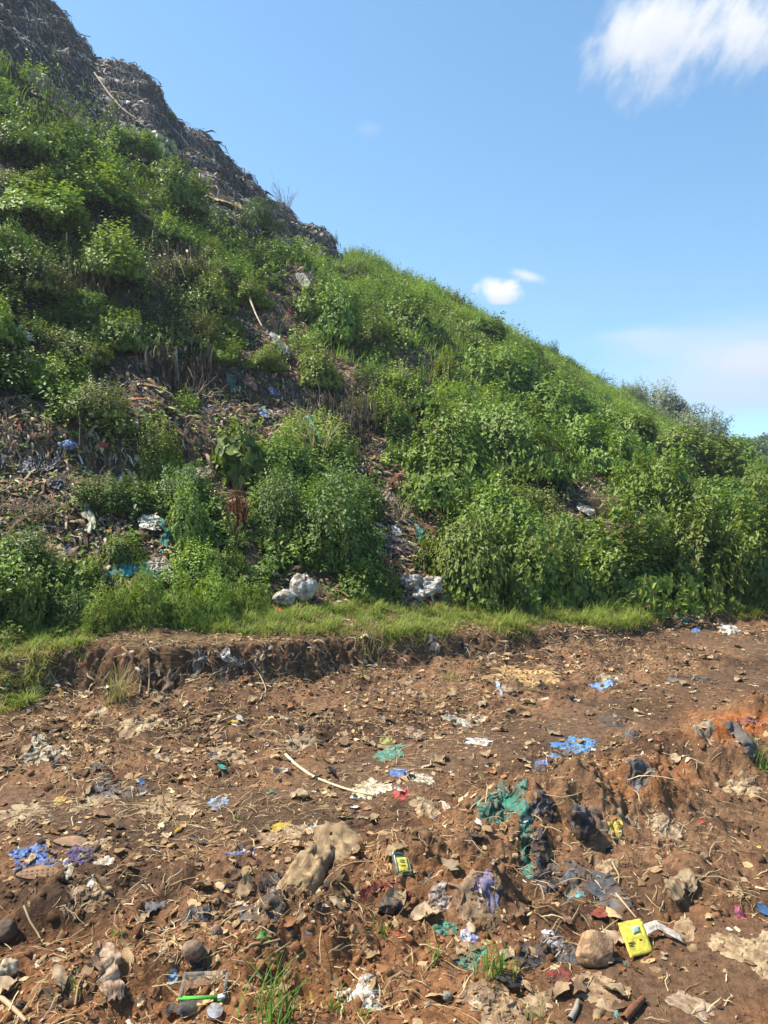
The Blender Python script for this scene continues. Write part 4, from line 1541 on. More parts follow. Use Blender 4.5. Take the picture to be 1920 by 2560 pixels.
one('cloth', 'cloth', 'purple rag beside the blue bag and the oval sole', 'cloth', patch(195, 2152, 58, 36, -.3, .3, 15, 22, .4, base=(.10, .085, .21), alt=(.05, .045, .08)))
one('cloth', 'cloth', 'cream strip of cloth in front of the purple rag', 'cloth', patch(0, 0, 0, 16, 0, .2, 16, 18, .3, base=(.42, .42, .28), alt=(.25, .26, .17), path=[(168, 2150), (172, 2175), (166, 2198)]))
one('wrapper', 'wrapper', 'blue and white torn wrapper left of the long crumpled tan sheet', 'film', patch(592, 2136, 62, 26, -.45, .2, 17, 18, .3, base=(.03, .17, .48), alt=(.7, .72, .72)))
one('plastic_net', 'net', 'dark red netting lying in an arc below the green and yellow packet', 'cloth', patch(0, 0, 0, 14, 0, .2, 18, 28, .5, base=(.13, .012, .018), alt=(.07, .01, .012), path=[(895, 2238), (930, 2215), (975, 2212), (1010, 2230), (1038, 2255)]))
one('plastic_bag', 'bag', 'small black lump of plastic under the arc of dark red netting', 'film', lump(975, 2280, 56, 34, 19, base=BLACK, alt=(.09, .085, .08), ridge=.6))
a = patch(0, 0, 0, 50, 0, .2, 20, 28, .25, base=(.33, .21, .115), alt=(.24, .15, .08), path=[(1205, 2200), (1190, 2225), (1165, 2260), (1140, 2278)])
b = patch(0, 0, 0, 14, 0, .2, 21, 16, .2, base=(.10, .075, .24), alt=(.15, .12, .29), path=[(1206, 2190), (1195, 2215), (1178, 2240)])
thing_of('cloth', 'cloth', 'brown folded cloth with a violet edge, left of the violet rag', a[3], [('cloth_body', 'cloth', a), ('violet_edge', 'cloth', b)])
one('cloth', 'cloth', 'small violet rag on soil right of the brown cloth with a violet edge', 'cloth', patch(1222, 2208, 32, 40, .3, .3, 22, 18, .4, base=(.16, .145, .28), alt=(.28, .26, .36)))
one('cloth', 'cloth', 'brown cloth hanging down the bank of soil above the green and white tatters', 'cloth', patch(0, 0, 0, 40, 0, .25, 23, 24, .3, base=(.28, .18, .09), alt=(.19, .11, .05), path=[(1232, 2250), (1225, 2280), (1205, 2312)]))
one('cloth', 'cloth', 'pale pinkish rag left of the brown folded cloth', 'cloth', patch(1092, 2252, 56, 40, 0, .25, 24, 20, .45, base=(.42, .33, .26), alt=(.25, .16, .11)))
one('plastic_bag', 'bag', 'dirty green plastic tatter left of the blue and white wrapper', 'film', patch(1112, 2325, 46, 48, .3, .3, 25, 22, .4, base=(.05, .24, .15), alt=(.03, .13, .08)))
one('plastic_bag', 'bag', 'dirty green plastic tatter in front of the blue and white wrapper', 'film', patch(1175, 2392, 66, 50, -.4, .3, 26, 22, .4, base=(.05, .24, .15), alt=(.10, .14, .075)))
one('wrapper', 'wrapper', 'blue and white printed wrapper smeared with soil between two green tatters', 'film', patch(1172, 2345, 36, 44, -.4, .2, 27, 18, .3, base=(.70, .70, .74), alt=(.18, .18, .42)))
one('wrapper', 'wrapper', 'orange foil wrapper lying alone in the foreground', 'film', patch(1007, 2340, 42, 14, -.1, .15, 28, 12, .2, base=(.55, .12, .015), alt=(.4, .08, .01)))
one('plastic_bag', 'bag', 'crumpled black bag left of the orange stone', 'film', patch(1395, 2385, 110, 60, -.1, .3, 29, 34, .35, base=BLACK, alt=BLACK2))
one('plastic_bag', 'bag', 'flat black bag end left of the crumpled black one by the orange stone', 'film', patch(1315, 2395, 70, 50, -.5, .25, 30, 24, .35, base=BLACK, alt=(.06, .055, .05)))
one('cloth', 'cloth', 'white lilac rag hanging above the crumpled black bag', 'cloth', patch(0, 0, 0, 20, 0, .2, 31, 20, .4, base=(.60, .57, .60), alt=(.4, .35, .36), path=[(1366, 2325), (1375, 2352), (1404, 2368)]))
one('cloth', 'cloth', 'red rag below the crumpled black bag', 'cloth', patch(1398, 2442, 42, 34, -.5, .2, 32, 14, .35, base=(.28, .03, .025), alt=(.11, .05, .03)))
one('stone', 'stone', 'large orange brown stone left of the yellow carton', 'stone', lump(1485, 2402, 84, 68, 33, base=(.44, .25, .115), alt=(.34, .18, .085), ridge=.16, ang=.9, sink=.25))
one('stone', 'stone', 'rounded brown stone at the lower left, above the transparent box', 'stone', lump(482, 2392, 46, 38, 34, base=(.26, .17, .10), alt=(.2, .12, .07), ridge=.08, sink=.2, sub=3))
one('stone', 'stone', 'squarish brown stone above the rounded one in the lower left', 'stone', lump(538, 2335, 26, 20, 35, base=(.33, .21, .13), ridge=.1, ang=.8, sub=3))
one('stone', 'stone', 'dark stone on the left photo edge of the foreground', 'stone', lump(12, 2350, 50, 44, 36, base=(.11, .075, .055), ridge=.12, ang=.5, sub=3))
one('stone', 'stone', 'small grey pebble near the bottom centre right of the white torn paper', 'stone', lump(1118, 2500, 22, 18, 39, base=(.28, .24, .2), ridge=.06, sub=2))
one('paper', 'paper', 'white torn paper at the bottom centre, larger folded piece', 'paper', patch(918, 2480, 52, 60, .4, .3, 40, 20, .35, base=(.62, .58, .50), alt=(.45, .38, .28)))
one('paper', 'paper', 'white flat paper left of the folded white piece at the bottom centre', 'paper', patch(862, 2488, 40, 26, 0, .15, 41, 14, .3, base=(.60, .55, .46), alt=(.48, .40, .3)))
one('paper', 'paper', 'crumpled brown packet with dark stripes standing in soil at the lower left', 'paper', patch(272, 2440, 52, 96, .15, .2, 42, 26, .2, base=(.46, .31, .18), alt=(.22, .12, .07), lift=.03, drape=.5))
one('paper', 'paper', 'pale ball of paper at the left photo edge below the dark stone', 'paper', lump(22, 2440, 44, 38, 43, base=(.52, .42, .26), alt=(.4, .3, .17), ridge=.5, sub=3))
one('dry_leaf', 'leaf', 'big flat dry leaf with a torn notch at the lower right', 'litter', patch(1480, 2470, 92, 60, -.15, .10, 44, 24, .45, base=(.38, .24, .12), alt=(.30, .18, .08)))
one('dry_leaf', 'leaf', 'folded dry leaf below the big notched one', 'litter', patch(0, 0, 0, 34, 0, .15, 45, 18, .2, base=(.36, .24, .13), alt=(.27, .16, .08), path=[(1510, 2465), (1525, 2500), (1532, 2530)]))
one('dry_leaf', 'leaf', 'flat grey-tan leaf at the bottom right corner region', 'litter', patch(1728, 2512, 92, 36, -.25, .08, 46, 20, .25, base=(.40, .28, .17), alt=(.32, .21, .12)))
one('dry_leaf', 'leaf', 'fan of large crumpled dry leaves at the bottom edge right of centre', 'litter', patch(1260, 2520, 110, 80, .7, .25, 47, 28, .4, base=(.33, .22, .11), alt=(.22, .13, .06)))
one('dry_leaf', 'leaf', 'large crumpled dry leaf right of the fan of leaves', 'litter', patch(1335, 2515, 70, 60, -.5, .25, 48, 22, .4, base=(.36, .25, .13), alt=(.24, .15, .07)))
one('dry_leaf', 'leaf', 'brown bark-like leaf near the bottom, above the fan of dry leaves', 'litter', patch(1195, 2478, 80, 40, -.3, .15, 49, 20, .25, base=(.22, .14, .08), alt=(.30, .19, .11)))
one('dry_leaf', 'leaf', 'curled pale strip with brown spots at the bottom centre', 'litter', patch(0, 0, 0, 22, 0, .1, 50, 14, .15, base=(.55, .45, .27), alt=(.30, .2, .1), path=[(1182, 2492), (1190, 2510), (1186, 2528)]))
one('dry_leaf', 'leaf', 'wide curled brown leaf at the lower right photo edge', 'litter', patch(1845, 2370, 110, 44, -.2, .2, 51, 24, .3, base=(.42, .29, .14), alt=(.30, .19, .09)))
one('dry_leaf', 'leaf', 'tall folded leaf cut by the right photo edge', 'litter', patch(1910, 2390, 50, 90, 0, .2, 52, 22, .3, base=(.44, .31, .16), alt=(.3, .2, .1)))
one('dry_leaf', 'leaf', 'arched tan leaf over a dark hollow, right of the grey cloth', 'litter', patch(0, 0, 0, 30, 0, .25, 53, 22, .25, base=(.40, .28, .14), alt=(.27, .17, .08), lift=.03, path=[(1680, 2260), (1685, 2222), (1715, 2215), (1738, 2240)]))
one('dry_leaf', 'leaf', 'upright tan leaf below the arched one', 'litter', patch(1712, 2330, 36, 56, .1, .2, 54, 18, .3, base=(.34, .22, .11), alt=(.24, .14, .07)))
one('dry_leaf', 'leaf', 'long pale folded leaf at the right, below the orange soil heap', 'litter', patch(1852, 1972, 100, 44, .45, .2, 55, 24, .3, base=(.46, .33, .18), alt=(.32, .21, .1)))
one('dry_leaf', 'leaf', 'tan leaf standing above the yellow carton region, in the soil of the right heap', 'litter', patch(1520, 2165, 44, 50, .2, .25, 56, 18, .35, base=(.38, .25, .13), alt=(.26, .16, .08)))
one('plank', 'plank', 'reddish brown wooden stick cut by the bottom photo edge', 'stone', (lambda p, q: (*(lambda V, f: (V - p, f, np.array([[.20, .085, .04]]) * np.ones((len(V), 1))))(*tube([p + np.array([0, 0, .012]), (p + q) / 2 + np.array([0, 0, .016]), q + np.array([0, 0, .014])], [.014, .015, .012], 4)), p))(hit(1560, 2556)[0], hit(1608, 2505)[0]))


def stick(px_path, rad, base, label, name='stick', cat='stick', lift=.01, group=None, k=6, mat=M_STEM):
    pts = [hit(*q)[0] + np.array([0, 0, lift]) for q in px_path]
    pts = np.array(pts)
    tt = np.linspace(0, len(pts) - 1, len(pts) * 4)
    P = np.stack([np.interp(tt, np.arange(len(pts)), pts[:, i]) for i in range(3)], 1)
    for _ in range(2):
        P[1:-1] = (P[:-2] + 2 * P[1:-1] + P[2:]) / 4
    P[:, 2] = np.maximum(P[:, 2], height(P[:, 0], P[:, 1]) + rad * .4)
    V, f = tube(P, np.linspace(rad, rad * .6, len(P)), k)
    o = link(name, mesh(name, V - pts[0], f, mat, np.array([base]) * np.ones((len(V), 1)), True), None, pts[0])
    return tag(o, label, cat, group)


stick([(1425, 2556), (1440, 2530), (1445, 2508)], .012, (.26, .22, .17), 'short grey bent stick at the bottom edge, left of the reddish wooden stick')
stick([(-10, 2490), (30, 2525), (65, 2560)], .010, (.40, .28, .16), 'pale smooth stick across the bottom left corner')
stick([(60, 2270), (75, 2310), (95, 2340), (105, 2362)], .005, (.45, .33, .18), 'thin pale stalk leaning over a dark hollow at the left')
stick([(188, 2520), (195, 2470), (212, 2440)], .004, (.30, .18, .09), 'thin bent stalk left of the striped brown packet')
stick([(445, 2365), (465, 2395), (478, 2425)], .005, (.36, .24, .13), 'short dry stalk left of the rounded brown stone')
stick([(610, 2380), (660, 2365), (700, 2355)], .006, (.30, .19, .1), 'straight dry stalk pointing right, below the large brown bag')
stick([(1530, 2160), (1548, 2195), (1545, 2215)], .004, (.40, .30, .17), 'bent straw beside the dark grey cloth')
stick([(1540, 2240), (1565, 2270), (1590, 2300)], .005, (.40, .29, .17), 'long straw running down from the dark grey cloth')
stick([(1715, 2190), (1760, 2200), (1800, 2180)], .005, (.38, .27, .14), 'root crossing the soil at the right, above the arched leaf')
stick([(1120, 2215), (1145, 2222), (1160, 2240), (1150, 2270)], .007, (.20, .12, .065), 'brown root right of the dark red netting')
stick([(1175, 2030), (1210, 2000), (1245, 1985)], .004, (.40, .28, .14), 'thin stalk left of the torn green bag')
stick([(830, 2190), (880, 2160), (935, 2160)], .003, (.38, .27, .14), 'thin stalk between the brown bags and the green and yellow packet')
stick([(870, 2430), (890, 2450), (915, 2470)], .003, (.42, .32, .18), 'fine straw pointing at the white torn paper')


DIRT = .34


def box_thing():
    # yellow carton with its pale flap, lying open on the soil
    p, t = hit(1602, 2385)
    m = t / F
    o = empty('carton', p, 'bright yellow flattened carton with an open pale flap on the soil at the lower right', 'carton')
    W, H = 58 * m, 62 * m
    rng = np.random.default_rng(3)

    def panel(name, corners, base, n=10, amp=.004, thick=.0015, parent=None):
        c = np.array(corners, float)
        u, v = np.meshgrid(np.linspace(0, 1, n), np.linspace(0, 1, n), indexing='ij')
        P = (1 - u)[..., None] * ((1 - v)[..., None] * c[0] + v[..., None] * c[3]) + u[..., None] * ((1 - v)[..., None] * c[1] + v[..., None] * c[2])
        nn = unit(np.cross(c[1] - c[0], c[3] - c[0]))
        k = amp * gn(u * 3 + base[0] * 9, v * 3, 7)
        A = (P + nn * k[..., None]).reshape(-1, 3)
        B = A - nn * thick
        f = grid_faces(n, n)
        e = np.concatenate([np.arange(n) * n, (n - 1) * n + np.arange(n), np.arange(n)[::-1] * n + n - 1, np.arange(n)[::-1]])
        e2 = np.roll(e, -1)
        sidef = np.stack([e, e + n * n, e2 + n * n, e2], 1)
        V = np.concatenate([A, B])
        ff = np.concatenate([f, f[:, ::-1] + n * n, sidef])
        q = link(name, mesh(name, V, ff, M_PAPER, tone(V, base, np.array(base) * .8, 4, .02)), parent or o)
        return q
    a = math.radians(18)
    ex = np.array([math.cos(a), math.sin(a), 0])
    up = np.array([-.15, .78, .58])
    c0 = np.array([-.5 * W, -.35 * H, .012])
    Y = (.80, .66, .015)
    front = panel('front_panel', [c0, c0 + ex * W, c0 + ex * W + up * H, c0 + up * H], Y)
    q0 = c0 + ex * W * .45 + up * H * .70 + np.array([.0, -.003, .002])
    panel('label_patch', [q0, q0 + ex * W * .34, q0 + ex * W * .34 + up * H * .2, q0 + up * H * .2], (.35, .50, .36), 4, 0, .0008, front)
    for i, (uu, vv, l) in enumerate([(.12, .42, .26), (.12, .34, .18), (.6, .45, .1)]):
        q0 = c0 + ex * W * uu + up * H * vv + np.array([0, -.0035, .002])
        panel('print_mark', [q0, q0 + ex * W * l, q0 + ex * W * l + up * H * .035, q0 + up * H * .035], (.12, .09, .02), 4, 0, .0008, front)
    back = np.array([.1, .8, -.05]) * H * .28
    panel('side_panel', [c0 + up * H, c0 + ex * W + up * H, c0 + ex * W + up * H + back, c0 + up * H + back], (.6, .46, .02))
    r0 = c0 + ex * W + up * H * .55
    ex2 = np.array([.8, .25, .25]) * W * .55
    panel('flap', [r0, r0 + ex2, r0 + ex2 + up * H * .3, r0 + up * H * .35], (.66, .58, .45))
    ex3 = np.array([.85, -.25, -.35]) * W
    s0 = r0 + ex2
    panel('flap', [s0, s0 + ex3, s0 + ex3 + up * H * .28, s0 + up * H * .3], (.62, .50, .40))


box_thing()


def packet():
    p, t = hit(1012, 2190)
    m = t / F
    o = empty('tea_packet', p, 'small green packet with a yellow patch standing in red soil in the foreground', 'packet')
    W, H = 42 * m, 62 * m

    def body(name, x0, x1, y0, y1, off, base, alt, mat, n=12, par=None):
        u, v = np.meshgrid(np.linspace(x0, x1, n), np.linspace(y0, y1, n), indexing='ij')
        k = .006 * gn(u * 3 + 2, v * 4, 5) + .010 * (1 - (2 * u - 1) ** 2) * (1 - (2 * v - 1) ** 2)
        tilt = np.array([-.2, .84, .50])
        ex = np.array([.97, .15, -.1])
        nn = unit(np.cross(ex, tilt))
        P = ex * ((u - .5) * W)[..., None] + tilt * (v * H)[..., None] + nn * (k + off)[..., None]
        B = P - nn * .012 * (np.minimum(np.minimum(u, 1 - u), np.minimum(v, 1 - v)) * 4).clip(0.05, 1)[..., None] if name == 'packet_body' else P - nn * .0012
        V = np.concatenate([P.reshape(-1, 3), B.reshape(-1, 3)])
        e = np.concatenate([np.arange(n) * n, (n - 1) * n + np.arange(n), np.arange(n)[::-1] * n + n - 1, np.arange(n)[::-1]])
        e2 = np.roll(e, -1)
        f = np.concatenate([grid_faces(n, n), grid_faces(n, n)[:, ::-1] + n * n, np.stack([e, e + n * n, e2 + n * n, e2], 1)])
        return link(name, mesh(name, V, f, mat, tone(V, base, alt, 3, .03), True), par or o)
    b = body('packet_body', 0, 1, 0, 1, .004, (.028, .07, .038), (.05, .10, .055), M_FILM)
    for x0, x1, y0, y1 in ((.03, .97, .80, .93), (.10, .16, .1, .78), (.84, .90, .1, .78)):
        body('pale_border', x0, x1, y0, y1, .0065, (.42, .46, .36), (.3, .36, .26), M_FILM, 6, b)
    y = body('yellow_patch', .22, .78, .12, .66, .0072, (.66, .56, .02), (.55, .46, .02), M_FILM, 8, b)
    for v0 in (.44, .52, .30):
        body('print_mark', .34, .62, v0, v0 + .035, .0088, (.05, .09, .03), (.05, .09, .03), M_FILM, 4, b)


packet()


DIRT = .72


def flat_shape(pts, thick, n_ring=1):
    """a closed slab from an outline"""
    pts = np.array(pts, float)
    n = len(pts)
    top = np.column_stack([pts, np.full(n, thick)])
    bot = np.column_stack([pts, np.zeros(n)])
    inn = np.column_stack([pts * .93, np.full(n, thick * 1.12)])
    cen = np.array([[0, 0, thick * 1.05], [0, 0, 0]])
    V = np.concatenate([top, bot, inn, cen])
    i = np.arange(n)
    j = (i + 1) % n
    f4 = np.concatenate([np.stack([i, i + n, j + n, j], 1)[:, ::-1], np.stack([i, j, j + 2 * n, i + 2 * n], 1)])
    f3 = np.concatenate([np.stack([i + 2 * n, j + 2 * n, np.full(n, 3 * n)], 1), np.stack([j + n, i + n, np.full(n, 3 * n + 1)], 1)])
    return V, [f4, f3]


def sole(px, py, length, ang, tilt, label, base, holes):
    p, t = hit(px, py)
    m = t / F
    L = length * m * 1.1
    th = np.linspace(0, 2 * math.pi, 40)[:-1]
    x = np.cos(th) * L * .5
    y = np.sin(th) * L * .19 * (1 + .22 * np.cos(th) - .18 * np.cos(2 * th))
    V, f = flat_shape(np.stack([x, y], 1), .018)
    o = empty('sandal_sole', p + np.array([0, 0, .004]), label, 'sandal')
    o.rotation_euler = (tilt, .08, ang)
    link('sole', mesh('sole', V, f, M_RUBBER, tone(V, base, np.array(base) * .75, 5, .03)), o)
    if holes:
        for hx in np.linspace(-.36, .36, 7):
            for hy in (-.07, .05):
                V, f = ico(1)
                V = V * np.array([.006, .0045, .0025]) + np.array([hx * L, hy * L, .0195])
                link('stud_hole', mesh('stud_hole', V, f, M_RUBBER, np.array([[.17, .085, .035]]) * np.ones((len(V), 1))), o)


sole(92, 2192, 76, .35, .25, 'orange brown sandal sole with studs in front of the bright blue bag', (.30, .155, .065), True)
sole(176, 2112, 66, .15, .2, 'plain oval brown sole behind the purple rag', (.33, .18, .08), False)


def tray():
    p, t = hit(512, 2490)
    p = p - np.array([0, 0, .035])
    m = t / F
    o = empty('plastic_box', p, 'small transparent plastic box with a bright green rim at the lower left', 'box')
    o.rotation_euler = (math.radians(8), 0, math.radians(4))
    W, H, D = 88 * m, 46 * m, 60 * m
    g = bpy.data.materials.new('clear_plastic')
    g.use_nodes = True
    b = g.node_tree.nodes['Principled BSDF']
    b.inputs['Base Color'].default_value = (.9, .95, .9, 1)
    b.inputs['Transmission Weight'].default_value = .92
    b.inputs['Roughness'].default_value = .06
    b.inputs['IOR'].default_value = 1.03

    def slab(x0, x1, y0, y1, z0, z1):
        V = np.array([(x, y, z) for x in (x0, x1) for y in (y0, y1) for z in (z0, z1)], float)
        f = np.array([(0, 1, 3, 2), (4, 6, 7, 5), (0, 4, 5, 1), (2, 3, 7, 6), (0, 2, 6, 4), (1, 5, 7, 3)])
        return V, f
    e = .004
    V, f = join([slab(-W / 2, W / 2, -D / 2, -D / 2 + e, 0, H), slab(-W / 2, W / 2, D / 2 - e, D / 2, 0, H), slab(-W / 2, -W / 2 + e, -D / 2 + e, D / 2 - e, 0, H),
                 slab(W / 2 - e, W / 2, -D / 2 + e, D / 2 - e, 0, H), slab(-W / 2 + e, W / 2 - e, -D / 2 + e, D / 2 - e, .002, .005)])
    link('box_body', mesh('box_body', V, f, g, np.ones((len(V), 3))), o)
    GR = (.085, .33, .04)
    r = .0045
    for i, a in enumerate([slab(-W / 2 - r, W / 2 - .02, -D / 2 - r, -D / 2 + r * 1.7, H, H + .006), slab(-W / 2 - r, W / 2 + r, D / 2 - r, D / 2 + r, H + .001, H + .013), slab(-W / 2 - r, -W / 2 + r, -D / 2 + r, D / 2 - r, H, H + .012),
              slab(W / 2 - r, W / 2 + r, -D / 2 + r, D / 2 - r, H, H + .012)]):
        link('rim', mesh('rim', a[0], a[1], M_RUBBER if i == 0 else g, np.array([GR]) * np.ones((8, 1))), o)
    a = slab(W / 2 - .0195, W / 2 + r, -D / 2 - r, -D / 2 + r * 1.7, H, H + .007)
    link('white_corner', mesh('white_corner', a[0], a[1], M_RUBBER, np.array([(.75, .75, .70)]) * np.ones((8, 1))), o)
    a = slab(W / 2 - .026, W / 2 + .002, -D / 2 - .003, -D / 2 - .0005, .004, H)
    link('green_side', mesh('green_side', a[0], a[1], M_RUBBER, np.array([GR]) * np.ones((8, 1))), o)


tray()


def cap(px, py, d_px, label, base):
    p, t = hit(px, py)
    r = d_px * t / F * .5
    th = np.linspace(0, 2 * math.pi, 25)[:-1]
    V, f = flat_shape(np.stack([np.cos(th) * r, np.sin(th) * r], 1), .012)
    o = link('bottle_cap', mesh('bottle_cap', V, f, M_FILM, tone(V, base, np.array(base) * .75, 9, .02), False), None, p + np.array([0, 0, .012]))
    o.rotation_euler = (.35, .2, 0)
    tag(o, label, 'lid')


cap(536, 2540, 32, 'round whitish lid in front of the transparent box', (.42, .41, .39))

